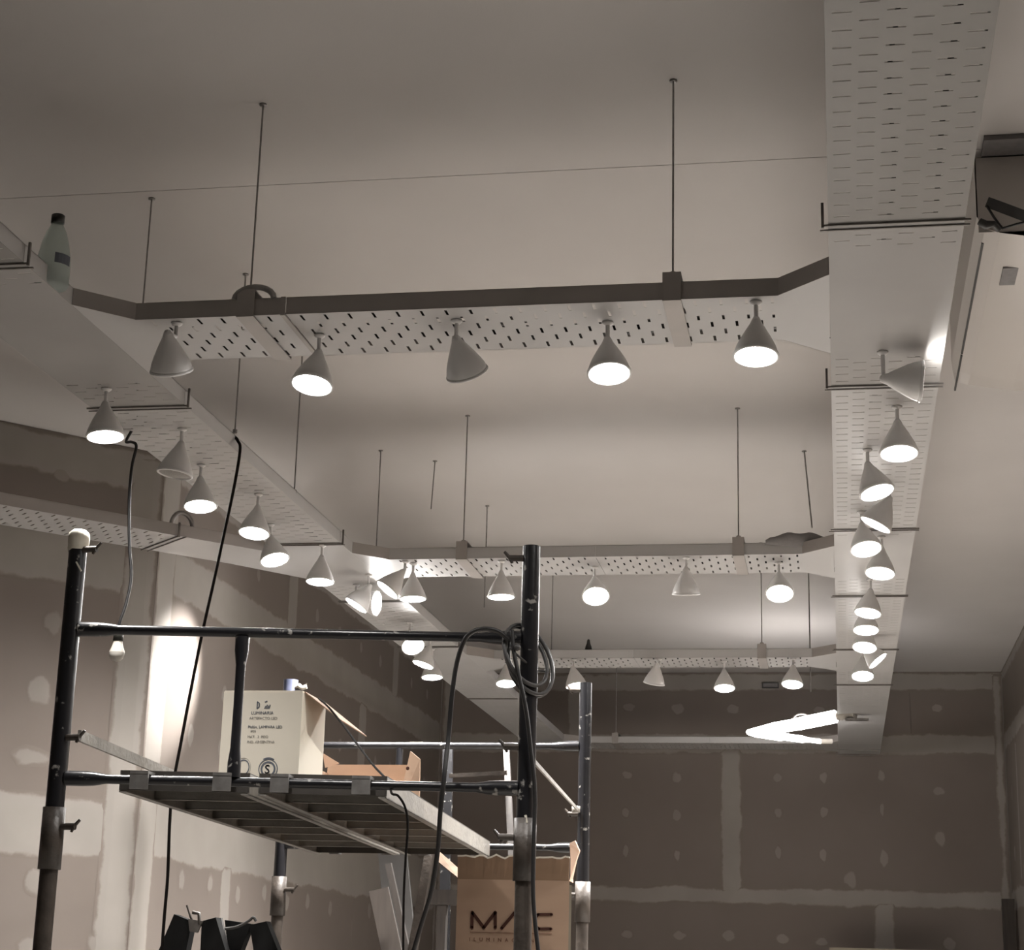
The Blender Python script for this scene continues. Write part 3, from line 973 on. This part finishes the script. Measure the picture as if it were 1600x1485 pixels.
ob = MB().lathe([(0, 0), (.020, 0), (.016, .02), (.010, .035), (.007, .055), (0, .06)], 10, Matrix.Translation((-1.255, 9.27, ZT+TH)))
tag(obj('cable_plug', ob, 'cable'), 'small dark cone shaped plug standing on the third cross tray rail', 'plug')

# ------------------------------------------------------------------ scaffold
FL, FR_, BL, BRR = Vector((-2.035, 4.60, 0)), Vector((-.807, 4.78, 0)), Vector((-2.175, 7.10, 0)), Vector((-.970, 7.10, 0))
ZTOP, ZR, ZD, ZS = 2.735, 2.482, 2.082, 2.01


def rail(a, b, r=.0135):
    """tube with wide crimped ends"""
    a, b = Vector(a), Vector(b)
    L_ = (b-a).length
    d = (b-a)/L_
    stops = [(.0, .020), (.045, .020), (.075, .0185), (.11, r), (L_*.5, r), (L_-.11, r), (L_-.075, .0185), (L_-.045, .020), (L_, .020)]
    return MB().tube([a+d*s_ for s_, _ in stops], [q for _, q in stops], 14)


def wing_bolt(frame, p, side):
    p = Vector(p)
    mb = MB().tube([p, p+Vector((side*.040, -.004, 0))], .009, 8)
    mb.tube([p+Vector((side*.03, -.004, -.014)), p+Vector((side*.036, -.004, 0)), p+Vector((side*.052, -.004, .018))], [.004, .0055, .004], 6)
    obj('wing_bolt', mb, 'brownpaint', frame)


TOWER = thing('scaffold_tower', 'black tubular scaffold tower with worn brown lower frames, carrying planks and cartons', 'scaffold', (FL.x, FL.y, 0))


def frame(lbl, A, B, z0, ztop, zr, zd, mt, sockets=True, tilt=0):
    g = TOWER
    for P_ in (A, B):
        obj('post', MB().tube([Vector((P_.x, P_.y, z0)), Vector((P_.x, P_.y, ztop))], .0245, 18), mt, g)
    d = (B-A).normalized()
    s_ = d*.022
    obj('top_rail', rail(A+s_+Vector((0, 0, zr)), B-s_+Vector((0, 0, zr))), mt, g)
    obj('lower_rail', rail(A+s_+Vector((0, 0, zd)), B-s_+Vector((0, 0, zd)), .0125), mt, g)
    return g


V3 = lambda P_, z: Vector((P_.x, P_.y, z))
ff = frame('front upper scaffold frame, black tube with paint spatters', FL, FR_, ZS-.10, ZTOP, ZR, ZD, 'blackpaint')
cpx = FL.lerp(FR_, .377)
mb = MB().tube([V3(cpx, ZD+.012), V3(cpx, ZD+.05), V3(cpx, ZD+.09), V3(cpx, (ZD+ZR)/2), V3(cpx, ZR-.09), V3(cpx, ZR-.05), V3(cpx, ZR-.012)], [.018, .018, .0135, .0125, .013, .019, .019], 14)
obj('centre_upright', mb, 'blackpaint', ff)
wing_bolt(ff, V3(FL, 2.70)+Vector((.02, -.01, 0)), 1)
wing_bolt(ff, V3(FR_, 2.70)+Vector((-.02, -.01, 0)), -1)
wing_bolt(ff, V3(FL, 2.188)+Vector((.02, -.01, 0)), 1)
wing_bolt(ff, V3(FR_, 2.19)+Vector((-.02, -.01, 0)), -1)
# scratch of white paint on the left post, drip on the right post
obj('paint_scratch', MB().beam(at(119, 878, 4.572), at(127, 893, 4.572), .004, .002, (1, 0, 0)), 'tape', ff)
obj('paint_drip', MB().beam(at(821, 1274, 4.752), at(823, 1286, 4.752), .006, .002, (1, 0, 0)), 'tape', ff)
bf = frame('rear upper scaffold frame seen behind the boxes', BL, BRR, ZS-.10, ZTOP-.005, ZR, ZD+.01, 'blackpaint')
cpb = BL.lerp(BRR, .385)
obj('centre_upright', MB().tube([V3(cpb, ZD+.02), V3(cpb, ZR-.01)], .0135, 12), 'blackpaint', bf)
wing_bolt(bf, V3(BL, 2.71)+Vector((.02, -.01, 0)), 1)
wing_bolt(bf, V3(BRR, 2.70)+Vector((-.02, -.01, 0)), -1)
wing_bolt(bf, V3(BRR, 2.22)+Vector((-.02, -.01, 0)), -1)
# blue cap on the rear left post, rusty cap ring on the rear right post
obj('post_cap', MB().tube([V3(BL, 2.64), V3(BL, 2.745)], .030, 16), 'bluecap', bf, 'blue plastic cap')
obj('bolt_glint', MB().tube(spline([at(466, 1071, 7.06), at(472, 1075, 7.06), at(479, 1073, 7.06)], 4), .009, 8), 'tape', bf, 'pale wing bolt')
# lower frames with sockets
for lbl, A, B in (('front lower scaffold frame in worn brown steel', FL, FR_), ('rear lower scaffold frame in worn brown steel', BL, BRR)):
    g = TOWER
    for P_ in (A, B):
        if P_ in (FL, FR_):
            zs0, zs1 = 1.845, 2.005
        else:
            zs0, zs1 = 1.815, 1.965
        obj('post', MB().tube([V3(P_, 0.02), V3(P_, zs0+.01)], .0235, 18), 'brownpaint', g)
        obj('socket', MB().lathe([(.024, zs0), (.0300, zs0), (.0300, zs1), (.0255, zs1)], 18, Matrix.Translation((P_.x, P_.y, 0))), 'brownpaint', g)
        obj('foot_plate', MB().box((P_.x-.06, P_.y-.06, 0), (P_.x+.06, P_.y+.06, .02)), 'brownpaint', g)
    d = (B-A).normalized()*.022
    obj('top_rail', rail(V3(A+d, 1.405), V3(B-d, 1.405)), 'brownpaint', g)
    obj('lower_rail', rail(V3(A+d, .5), V3(B-d, .5)), 'brownpaint', g)
    wing_bolt(g, V3(A, zs1-.05)+Vector((.028, -.01, 0)), 1)
    wing_bolt(g, V3(B, zs1-.05)+Vector((-.028, -.01, 0)), -1)
# tape wrapped round the top of the front left post
tp = MB().lathe([(.0, .036), (.018, .034), (.027, .026), (.0295, .010), (.0285, -.016), (.0262, -.024)], 14, Matrix.Translation((FL.x, FL.y, ZTOP-.012)))
for i, v in enumerate(tp.v):
    if v.z < ZTOP-.02:
        v.z -= .012*noise.noise(v*40)
tag(obj('tape_wrap', tp, 'tape'), 'wad of white masking tape on top of the front left scaffold post', 'tape')
# cross braces
mb = MB().beam(V3(FL, 2.19)+Vector((.05, .02, 0)), V3(BL, 1.98)+Vector((.03, -.05, 0)), .014, .030, (0, 0, 1)) if False else MB()
b0 = at(124, 1150, 4.64)
b1 = V3(BL, 0)
b1.z = at(440, 1279, 7.05).z
br = MB().beam(b0, at(438, 1282, 7.0), .030, .010, (0, 0, 1))
obj('cross_brace', br, 'plank_side', TOWER, 'pale flat diagonal brace')
br = MB().beam(at(828, 1183, 4.80), at(903, 1266, 7.08), .012, .006, (0, 0, 1))
br.lathe([(0, -.012), (.016, -.012), (.016, .012), (0, .012)], 10, Matrix.Translation(at(900, 1265, 7.06)))
obj('cross_brace', br, 'plank_side', TOWER, 'thin pale diagonal brace')

# planks
def plank(lbl, f0, f1, zrail, A, B, C, D, grp):
    """metal plank from front rail (fraction f0..f1 of A-B) to rear rail (C-D)"""
    a0, a1 = A.lerp(B, f0), A.lerp(B, f1)
    c0, c1 = C.lerp(D, f0), C.lerp(D, f1)
    zt_ = zrail+.028
    zb = zt_-.058
    run = c0-a0
    L_ = run.length
    d = run.normalized()
    a0, a1 = a0+d*.035, a1+d*.035
    c0, c1 = c0-d*.035, c1-d*.035
    sd = (a1-a0).normalized()
    t = thing('scaffold_plank', lbl, 'plank', V3(a0, zb), grp)
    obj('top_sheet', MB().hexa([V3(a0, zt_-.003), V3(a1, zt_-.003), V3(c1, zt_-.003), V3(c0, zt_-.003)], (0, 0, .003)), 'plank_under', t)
    for p0, p1, s_ in ((a0, c0, 1), (a1, c1, -1)):
        m2 = MB().hexa([V3(p0, zb), V3(p1, zb), V3(p1, zt_-.003), V3(p0, zt_-.003)], sd*.003*s_)
        m2.hexa([V3(p0, zb), V3(p1, zb), V3(p1, zb)+sd*.022*s_, V3(p0, zb)+sd*.022*s_], (0, 0, .003))
        obj('side_channel', m2, 'plank_side', t)
    for p0, p1 in ((a0, a1), (c0-d*.004, c1-d*.004)):
        obj('end_channel', MB().hexa([V3(p0, zb+.006), V3(p1, zb+.006), V3(p1, zt_-.003), V3(p0, zt_-.003)], d*.004), 'plank_under', t)
    k = 8
    for i in range(1, k):
        p0, p1 = a0.lerp(c0, i/k), a1.lerp(c1, i/k)
        m3 = MB().hexa([V3(p0, zb+.010)+sd*.004, V3(p1, zb+.010)-sd*.004, V3(p1, zt_-.003)-sd*.004, V3(p0, zt_-.003)+sd*.004], d*.003)
        m3.hexa([V3(p0, zb+.010)+sd*.004, V3(p1, zb+.010)-sd*.004, V3(p1, zb+.010)-sd*.004+d*.018, V3(p0, zb+.010)+sd*.004+d*.018], (0, 0, .003))
        obj('rib', m3, 'plank_side', t)
    for e0, e1, dd in ((a0, a1, -1), (c0, c1, 1)):
        for f in (.20, .83):
            h = e0.lerp(e1, f)
            w2 = .024
            x = MB()
            for q0, q1, z0_, z1_ in ((-.008, .060, zrail+.014, zrail+.022), (.051, .059, zrail-.026, zrail+.022)):
                x.hexa([V3(h-sd*w2+d*dd*q0, z0_), V3(h+sd*w2+d*dd*q0, z0_), V3(h+sd*w2+d*dd*q0, z1_), V3(h-sd*w2+d*dd*q0, z1_)], d*dd*(q1-q0))
            obj('hook', x, 'gal', t)
    return t


plank('upper scaffold plank under the white carton, left one', .125, .405, ZD, FL, FR_, BL, BRR, 'steel scaffold planks')
plank('upper scaffold plank right of the first, under the open brown box', .425, .700, ZD, FL, FR_, BL, BRR, 'steel scaffold planks')
plank('lower scaffold plank below the frame, under the left part of the printed carton', .30, .60, 1.405, FL, FR_, BL, BRR, 'steel scaffold planks')
plank('lower scaffold plank below the frame, under the right part of the printed carton', .64, .94, 1.405, FL, FR_, BL, BRR, 'steel scaffold planks')

# ------------------------------------------------------------------ white carton on the planks
DZ = ZD+.029
yb = 5.30
p0, p1 = at(339, 1215, yb), at(465, 1217, yb+.01)
tp0 = at(345, 1081, yb)
zt = tp0.z
x0, x1 = p0.x, p1.x
dep = .26
ct = thing('white_carton', 'cream carton with a ringed letter S standing on the scaffold planks', 'box', (x0, yb, DZ))
lean_ = tp0.x-p0.x
def cbox(x0, x1, y0, y1, z0, z1, th=.003):
    """open topped carton walls as one mesh"""
    m_ = MB()
    m_.box((x0, y0, z0), (x1, y0+th, z1))
    m_.box((x0, y1-th, z0), (x1, y1, z1))
    m_.box((x0, y0+th, z0), (x0+th, y1-th, z1))
    m_.box((x1-th, y0+th, z0), (x1, y1-th, z1))
    m_.box((x0+th, y0+th, z0), (x1-th, y1-th, z0+th))
    return m_
obj('carton_body', cbox(x0+.004, x1+.004, yb, yb+dep, DZ, zt), 'carton', ct)
obj('top_flap', MB().box((x0+.006, yb+.002, zt), (x1+.002, yb+.13, zt+.003)), 'carton', ct)
# raised right flap, falling to the far right
fp = [Vector((x1+.004, yb+.02, zt)), Vector((x1+.004, yb+dep, zt)), Vector((x1+.135, yb+dep+.02, zt-.10)), Vector((x1+.10, yb+.10, zt-.075))]
obj('side_flap', MB().hexa(fp, (.001, 0, .003)), 'card', ct)
W_, Hh = x1-x0, zt-DZ
fx = lambda u: x0+.004+W_*u
fz = lambda v: DZ+Hh*v
yy = yb-.0012
def ring(cx, cz, r, w_, n=30, a0=0, a1=2*PI, sx=1):
    m_ = MB()
    k = [a0+(a1-a0)*i/n for i in range(n+1)]
    for i in range(n):
        q = [Vector((cx+math.cos(a)*rr*sx, yy, cz+math.sin(a)*rr)) for a, rr in ((k[i], r), (k[i+1], r), (k[i+1], r-w_), (k[i], r-w_))]
        m_.hexa(q, (0, .001, 0))
    return m_
cx, cz = fx(.62), fz(.245)
lg = ring(cx, cz, .0300, .0026)
lg2 = ring(cx, cz, .0232, .0054)
obj('logo_outer_ring', lg, 'bluegrey', ct)
obj('logo_inner_ring', lg2, 'bluegrey', ct)
obj('logo_ribbons', ring(cx, cz, .0345, .0034, 10, math.radians(60), math.radians(120)), 'bluegrey', ct)
obj('logo_ribbon_below', ring(cx, cz, .0345, .0034, 10, math.radians(240), math.radians(300)), 'bluegrey', ct)
tm = text_mesh('S', .037, (cx-.0112, yy, cz-.0130), (1, 0, 0), (0, 0, 1))
tm2 = text_mesh('S', .037, (cx-.0104, yy, cz-.0130), (1, 0, 0), (0, 0, 1))
tm.add(tm2.v, tm2.f)
obj('logo_letter', tm, 'bluegrey', ct)
obj('second_ring', ring(fx(.31), fz(.26), .0235, .0035, 24, sx=.8), 'bluegrey', ct)
obj('second_ring_outline', ring(fx(.31), fz(.26), .0285, .001, 24, sx=.8), 'greyink', ct)
for txt, u, v, s_, mt in (('LUMINARIA', .365, .775, .0135, 'bluegrey'), ('ARTEFACTO LED', .345, .725, .0115, 'greyink'), ('Plafón, LAMPARA LED', .335, .640, .0115, 'bluegrey'),
                      ('IP20', .37, .60, .0095, 'greyink'), ('MAT.  3  PISO', .335, .545, .011, 'greyink'), ('IND. ARGENTINA', .335, .495, .011, 'greyink'), ('C5  EB', .33, .105, .019, 'bluegrey')):
    obj('printed_text', text_mesh(txt, s_, (fx(u), yy, fz(v)), (1, 0, 0), (0, 0, 1), .0003), mt, ct)
sy = MB()
sy.beam((fx(.435), yy, fz(.83)), (fx(.435), yy, fz(.90)), .003, .001, (1, 0, 0))
sy.beam((fx(.435), yy, fz(.90)), (fx(.46), yy, fz(.885)), .003, .001, (0, 0, 1))
sy.beam((fx(.46), yy, fz(.885)), (fx(.46), yy, fz(.85)), .003, .001, (1, 0, 0))
sy.beam((fx(.46), yy, fz(.85)), (fx(.437), yy, fz(.83)), .003, .001, (0, 0, 1))
for k in range(4):
    sy.beam((fx(.53+.018*k), yy, fz(.83)), (fx(.545+.018*k), yy, fz(.86+.01*(k % 2))), .0025, .001, (1, 0, 0))
sy.beam((fx(.53), yy, fz(.895)), (fx(.56), yy, fz(.905)), .003, .001, (0, 0, 1))
obj('handling_symbols', sy, 'bluegrey', ct)

# ------------------------------------------------------------------ open brown box behind it
yb2 = 5.85
q0, q1 = at(512, 1195, yb2+.22), at(632, 1195, yb2+.22)
x0b = q0.x
x1b = FL.lerp(FR_, .69).x-.10
zt2 = q0.z
x1b = at(628, 1200, yb2+.1).x
ob_ = thing('open_box', 'open brown cardboard box with flaps up on the scaffold planks', 'box', (x0b, yb2, DZ))
bm = MB()
th = .004
bm.box((x0b, yb2+.22, DZ), (x1b, yb2+.224, zt2))
bm.box((x0b, yb2, DZ), (x0b+th, yb2+.22, zt2-.03))
bm.box((x0b+th, yb2, DZ), (x1b, yb2+th, DZ+.05))
bm.box((x0b+th, yb2+th, DZ), (x1b, yb2+.22, DZ+th))
obj('box_body', bm, 'card', ob_)
f0, f1, f2, f3 = at(624, 1218, 5.86), at(655, 1250, 5.86), at(656, 1187, 5.90), at(641, 1174, 5.92)
f0.z = max(f0.z, DZ)
f1 = Vector((f1.x, f1.y, DZ))
f0b = Vector((at(622, 1226, 5.86).x, 5.86, DZ))
obj('side_wall', MB().prism([f0b, f1, f2, f3], (0.002, .004, 0)), 'card', ob_)
obj('left_flap', MB().prism([at(504, 1177, 5.88), at(530, 1193, 6.0), at(515, 1196, 6.05), at(508, 1200, 5.92)], (0, .004, 0)), 'card', ob_)
obj('knot_mark', MB().lathe([(0, 0), (.006, .001), (.006, 0)], 10, Matrix.Translation(at(637, 1201, 5.885)) @ Matrix.Rotation(PI/2, 4, 'X')), 'ink', ob_)

# ------------------------------------------------------------------ printed carton at the bottom
yb3 = 5.42
c0, c1 = at(715, 1374, yb3), at(895, 1377, yb3)
zc = c0.z
zb3 = 1.405+.029
bx = thing('printed_carton', 'brown cardboard carton printed MAC standing behind the right scaffold post', 'box', (c0.x, yb3, zb3))
cb = cbox(c0.x, c1.x-.010, yb3, yb3+.30, zb3, zc, .004)
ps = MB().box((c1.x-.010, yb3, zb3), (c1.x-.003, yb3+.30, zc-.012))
for m_ in (cb, ps):          # the carton is turned with the scaffold
    for v in m_.v:
        v.x -= (v.y-yb3)*.15
obj('carton_body', cb, 'card', bx)
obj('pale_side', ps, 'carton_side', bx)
# front flap standing up, ragged top
tops = []
nfl = 26
rag = [at(715+(890-715)*i/nfl, 1337+1.5*math.sin(i*1.9)+1.5*math.sin(i*4.7)+i*.12, yb3-.035) for i in range(nfl+1)]
ff_ = MB()
low = [Vector((c0.x+(c1.x-.012-c0.x)*i/nfl, yb3, zc)) for i in range(nfl+1)]
for i in range(nfl):
    ff_.hexa([low[i], low[i+1], rag[i+1], rag[i]], (0, .004, 0))
obj('front_flap', ff_, 'card_in_and_shade', bx)  # outer face; shade of the forward tilt put into the darker colour
te = MB()
for i in range(nfl):
    te.hexa([rag[i]+Vector((0, -.001, -.004)), rag[i+1]+Vector((0, -.001, -.004)), rag[i+1]+Vector((0, -.001, .001)), rag[i]+Vector((0, -.001, .001))], (0, .006, 0))
obj('torn_edge', te, 'carton', bx)
obj('right_flap', MB().prism([Vector((c1.x-.012, yb3+.01, zc)), at(905, 1330, yb3+.12), at(898, 1314, yb3+.20), at(890, 1318, yb3+.22), Vector((c1.x-.016, yb3+.10, zc))], (.003, .003, 0)), 'card', bx)
obj('left_flap', MB().prism([Vector((c0.x, yb3+.02, zc)), Vector((c0.x, yb3+.28, zc)), at(684, 1330, yb3+.28), at(682, 1346, yb3+.12)], (0, -.003, .003)), 'card_in_and_shade', bx)
# MAC lettering from strokes
ym = yb3-.0016
def pxm(px, py):
    p = at(px, py, yb3)
    return Vector((p.x, ym, p.z))
def stroke(m_, pts, wd):
    pts = [pxm(*p) for p in pts]
    for a, b in zip(pts, pts[1:]):
        m_.beam(a, b, wd, .0012, (0, 0, 1) if abs((b-a).x) > abs((b-a).z) else (1, 0, 0))
    for p in pts:
        m_.lathe([(wd/2, -.0006), (wd/2, .0006), (0, .0006)], 10, Matrix.Translation(p) @ Matrix.Rotation(PI/2, 4, 'X'), False)
lt_ = MB()
stroke(lt_, [(737.5, 1450), (738, 1426), (756, 1450), (774, 1426), (774, 1450)], .0092)
obj('letter_m', lt_, 'ink', bx)
lt_ = MB()
stroke(lt_, [(784, 1451), (804, 1427), (824, 1451)], .0092)
obj('letter_a', lt_, 'ink', bx)
lt_ = MB()
stroke(lt_, [(862, 1429.5), (841, 1429.5), (836.5, 1434), (835.5, 1441), (837, 1448), (842, 1452), (861, 1452)], .0085)
obj('letter_c', lt_, 'ink', bx)
lt_ = MB()
stroke(lt_, [(735, 1457), (862, 1460)], .0014)
obj('rule_line', lt_, 'inkfaint', bx)
obj('printed_text', text_mesh('ILUMINACION', .0150, pxm(733, 1471), (1, 0, 0), (0, 0, 1), .0005, space=2.28), 'inkfaint', bx)

# ------------------------------------------------------------------ cords and cables
def cord(name, lbl, pts, rr, mt, cat='cable', k=7):
    o = obj(name, MB().tube(spline(pts, k), rr, 8), mt)
    return tag(o, lbl, cat)


cord('power_cord', 'black cord coming over the left long tray and hanging down past the scaffold rail',
     [(-1.95, 5.36, 3.225), at(362, 683, 5.35), at(372, 690, 5.33), at(375, 705, 5.33), at(366, 760, 5.35), at(350, 835, 5.37), at(335, 905, 5.38), at(316, 990, 5.39), at(298, 1080, 5.39), at(283, 1160, 5.39), at(270, 1230, 5.39), at(265, 1290, 5.39), at(262, 1370, 5.39), at(257, 1430, 5.38), at(252, 1500, 5.37)], .0048, 'cord')
bl = thing('hanging_bulb', 'white light bulb, unlit, hanging on a thin cord beside the left scaffold post', 'light bulb', at(182, 1000, 4.99))
pc = at(184, 985, 4.99)
obj('cord', MB().tube(spline([(-2.12, 5.12, 3.212), at(197, 690, 5.11), at(206, 691, 5.07), at(213, 698, 5.05), at(206, 730, 5.04), at(202, 780, 5.03), at(202, 850, 5.02), at(205, 900, 5.01), at(198, 940, 5.00), at(188, 970, 4.99), pc], 6), .0046, 8), 'cable', bl)
bc_ = at(183, 1018, 4.99)
Tb = Matrix.Translation(bc_)
obj('socket', MB().lathe([(0, .062), (.006, .060), (.014, .052), (.015, .030), (0, .030)], 14, Tb), 'cap', bl)
obj('bulb_neck', MB().lathe([(.013, .032), (.0135, .024), (.017, .012), (.0222, -.001), (.0225, -.004)], 20, Tb), 'bulbbase', bl)
obj('bulb_globe', MB().lathe([(.0222, -.003), (.0222, -.010), (.019, -.020), (.012, -.028), (0, -.031)], 20, Tb), 'bulbglass', bl)

cord('thick_cable', 'thick black cable arching off the right end of the scaffold top rail and hanging down',
     [at(795, 1000, 4.735), at(778, 987, 4.72), at(758, 983, 4.71), at(738, 988, 4.71), at(724, 1004, 4.715), at(713, 1040, 4.72), at(706, 1090, 4.72), at(701, 1150, 4.72), at(694, 1215, 4.69), at(688, 1270, 4.70), at(684, 1330, 4.73), at(675, 1390, 4.76), at(660, 1440, 4.78), at(645, 1490, 4.8)], .0066, 'cable')
cc = thing('cable_coil', 'coil of grey cable looped round the top of the right scaffold post', 'cable', at(822, 1030, 4.78))
def loop(cx, cy, rx, ry, rot, front, back, s0, s1, n=26):
    pts = []
    for i in range(n+1):
        a = s0+(s1-s0)*i/n
        x = rx*math.cos(a)
        y = ry*math.sin(a)
        X = cx+x*math.cos(rot)-y*math.sin(rot)
        Y = cy+x*math.sin(rot)+y*math.cos(rot)
        t = (1+math.cos(a-math.pi))/2      # 1 on the left (front), 0 on the right (behind)
        pts.append(at(X, Y, back+(front-back)*t))
    return pts
obj('cable_loop', MB().tube(loop(826, 1031, 32, 58, -.42, 4.735, 4.83, .0, 2*PI), .0056, 8, closed=False), 'greycable', cc)
obj('cable_loop', MB().tube(loop(821, 1026, 27, 50, -.50, 4.728, 4.826, .2, 2*PI+.2), .0056, 8), 'greycable', cc)
obj('cable_loop', MB().tube(loop(829, 1038, 33, 52, -.30, 4.742, 4.838, .1, 2*PI+.1), .0056, 8), 'cable', cc)
obj('cable_tail', MB().tube(spline([at(800, 985, 4.73), at(803, 1020, 4.725), at(812, 1062, 4.722), at(822, 1110, 4.725), at(829, 1170, 4.735), at(836, 1240, 4.745), at(834, 1310, 4.742), at(833, 1390, 4.742), at(836, 1440, 4.742), at(842, 1495, 4.742)], 7), .0056, 8), 'cable', cc)
obj('cable_tie', MB().tube(spline([at(796, 1012, 4.722), at(815, 1030, 4.74), at(838, 1047, 4.80), at(852, 1050, 4.82)], 5), .0032, 6), 'greycable', cc)
obj('tie_knot', MB().lathe([(0, -.010), (.008, -.006), (.009, .004), (0, .010)], 10, Matrix.Translation(at(808, 1012, 4.722))), 'greycable', cc)
cord('thin_cord', 'thin black cord from the white carton over the open box and down under the planks',
     [at(498, 1092, 5.45), at(512, 1104, 5.40), at(532, 1128, 5.35), at(558, 1163, 5.2), at(584, 1197, 5.0), at(607, 1222, 4.80), at(612, 1240, 4.70), at(622, 1244, 4.70), at(633, 1262, 4.71), at(637, 1290, 4.72), at(634, 1340, 4.74), at(631, 1400, 4.76), at(630, 1490, 4.78)], .0032, 'cord')

# ------------------------------------------------------------------ ladder, boards and poles behind
ld_ = thing('step_ladder', 'dark narrow ladder standing between the scaffold and the back wall', 'ladder', at(745, 1485, 9.0))
yl = 9.0
def stile(pxt, pyt, pxb, pyb, wpx, nm='stile', mt='blackpaint'):
    a, b = at(pxt, pyt, yl+.15), at(pxb, pyb, yl-.1)
    d = (b-a)
    b2 = a+d*(a.z/(a.z-b.z))
    return MB().beam(a, b2, wpx/2858*9.4, .03, (1, 0, 0))
obj('stile', stile(700, 1166, 694, 1485, 15), 'blackpaint', ld_)
obj('stile', stile(791, 1166, 799, 1330, 9), 'darkwood', ld_)
for py in (1210, 1322):
    a, b = at(702, py+3, yl+.03), at(792, py-2, yl+.03)
    obj('rung', MB().beam(a, b, .022, .02), 'brownpaint', ld_)
bb = at(693, 1400, 8.6)
lean = []
def leaner(name, lbl, pxt, pyt, pxb, pyb, Y0, Y1, wd, th_, mt, cat):
    a, b = at(pxt, pyt, Y0), at(pxb, pyb, Y1)
    d = b-a
    b2 = a+d*(a.z/(a.z-b.z))
    return tag(obj(name, MB().beam(a, b2, wd, th_, (1, 0, 0)), mt), lbl, cat)
leaner('leaning_board', 'upright greyish board standing under the rear end of the planks', 613, 1328, 628, 1485, 7.9, 7.9, .125, .02, 'greyboard', 'board')
leaner('leaning_board', 'brown board leaning left of the dark pole below the planks', 592, 1390, 612, 1485, 7.55, 7.55, .082, .018, 'wood', 'board')
leaner('leaning_pole', 'dark pole leaning between the two boards below the planks', 607, 1350, 636, 1485, 7.4, 7.4, .024, .024, 'darkwood', 'pole')
leaner('leaning_pole', 'worn steel pole leaning the other way, beside the thick black cable', 672, 1330, 645, 1485, 7.25, 7.25, .034, .034, 'brownpaint', 'pole')
a, b = at(673, 1402, 8.2), at(716, 1402, 8.2)
tag(obj('dark_beam', MB().box((a.x, 8.2, a.z-.033), (b.x+.25, 8.26, a.z+.033)), 'darkwood', ), 'short dark beam end left of the printed carton', 'beam')
# something to carry the beam: two trestle legs
be = [o for o in COL.objects if o.name == 'dark_beam'][0]
obj('leg', MB().box((a.x+.03, 8.205, 0), (a.x+.07, 8.255, a.z-.033)), 'darkwood', be)
obj('leg', MB().box((b.x+.18, 8.205, 0), (b.x+.22, 8.255, a.z-.033)), 'darkwood', be)
# dark upright in the right corner
a = at(1573, 1405, 12.9)
tag(obj('corner_profile', MB().box((a.x-.03, 12.9, 0), (a.x+.05, 12.96, a.z)), 'darkwood'), 'dark upright profile standing in the back right corner', 'profile')
a, b = at(1296, 1481, 12.9), at(1478, 1483, 12.9)
tag(obj('plaster_sheet', MB().box((a.x, 12.9, 0), (b.x, 12.915, a.z)), 'carton_side'), 'pale plasterboard sheet, only its top edge showing at the bottom right', 'board')

# black A shaped trestles
def trestle(lbl, pts, Y, grp):
    """pts: pixel corners of left leg and right leg tops"""
    t = thing('folding_trestle', lbl, 'trestle', at(pts[0][0], 1485, Y), grp)
    for k, (x0, y0, x1, y1, xb0, xb1) in enumerate(pts):
        A, B = at(x0, y0, Y), at(x1, y1, Y)
        C_, D_ = at(xb1, 1485, Y), at(xb0, 1485, Y)
        # carry on to the floor
        sc = A.z/(A.z-D_.z)
        sh = .16 if k == 0 else -.16
        D2 = Vector((D_.x-sh*1.6, Y, 0))
        C2 = Vector((C_.x-sh*1.6, Y, 0))
        mb = MB()
        mb.hexa([A, B, C_, D_], (0, .05, 0))
        mb.hexa([D_, C_, C2, D2], (0, .05, 0))
        obj('leg', mb, 'blackrub', t)
    return t
t_ = trestle('black folding A shaped trestle at the bottom left, with a wire hook on top', [(272, 1429, 300, 1440, 248, 291), (315, 1440, 337, 1434, 313, 352)], 6.3, 'black trestles')
hk = MB().tube([at(292, 1415, 6.29), at(298, 1434, 6.29), at(307, 1450, 6.29)], .004, 6)
hk.tube([at(301, 1426, 6.29), at(311, 1428, 6.29), at(312, 1445, 6.29)], .007, 6)
obj('hinge_hook', hk, 'brownpaint', t_)
obj('hinge_plate', MB().prism([at(294, 1436, 6.285), at(316, 1440, 6.285), at(308, 1458, 6.285), at(296, 1456, 6.285)], (0, .012, 0)), 'wire', t_)
t_ = trestle('second black folding trestle, right of the first, with a grey strap', [(351, 1438, 392, 1444, 356, 376), (390, 1446, 416, 1440, 396, 434)], 6.4, 'black trestles')
obj('strap', MB().tube(spline([at(350, 1452, 6.37), at(370, 1449, 6.37), at(388, 1440, 6.37), at(396, 1434, 6.37), at(400, 1440, 6.37)], 5), .005, 8), 'greyboard', t_)
obj('side_strap', MB().beam(at(342, 1436, 6.36), at(352, 1486, 6.36), .022, .02, (1, 0, 0)), 'greyboard', t_)

for o in list(S.objects):
    if '_whiterail' in o:
        del o['_whiterail']
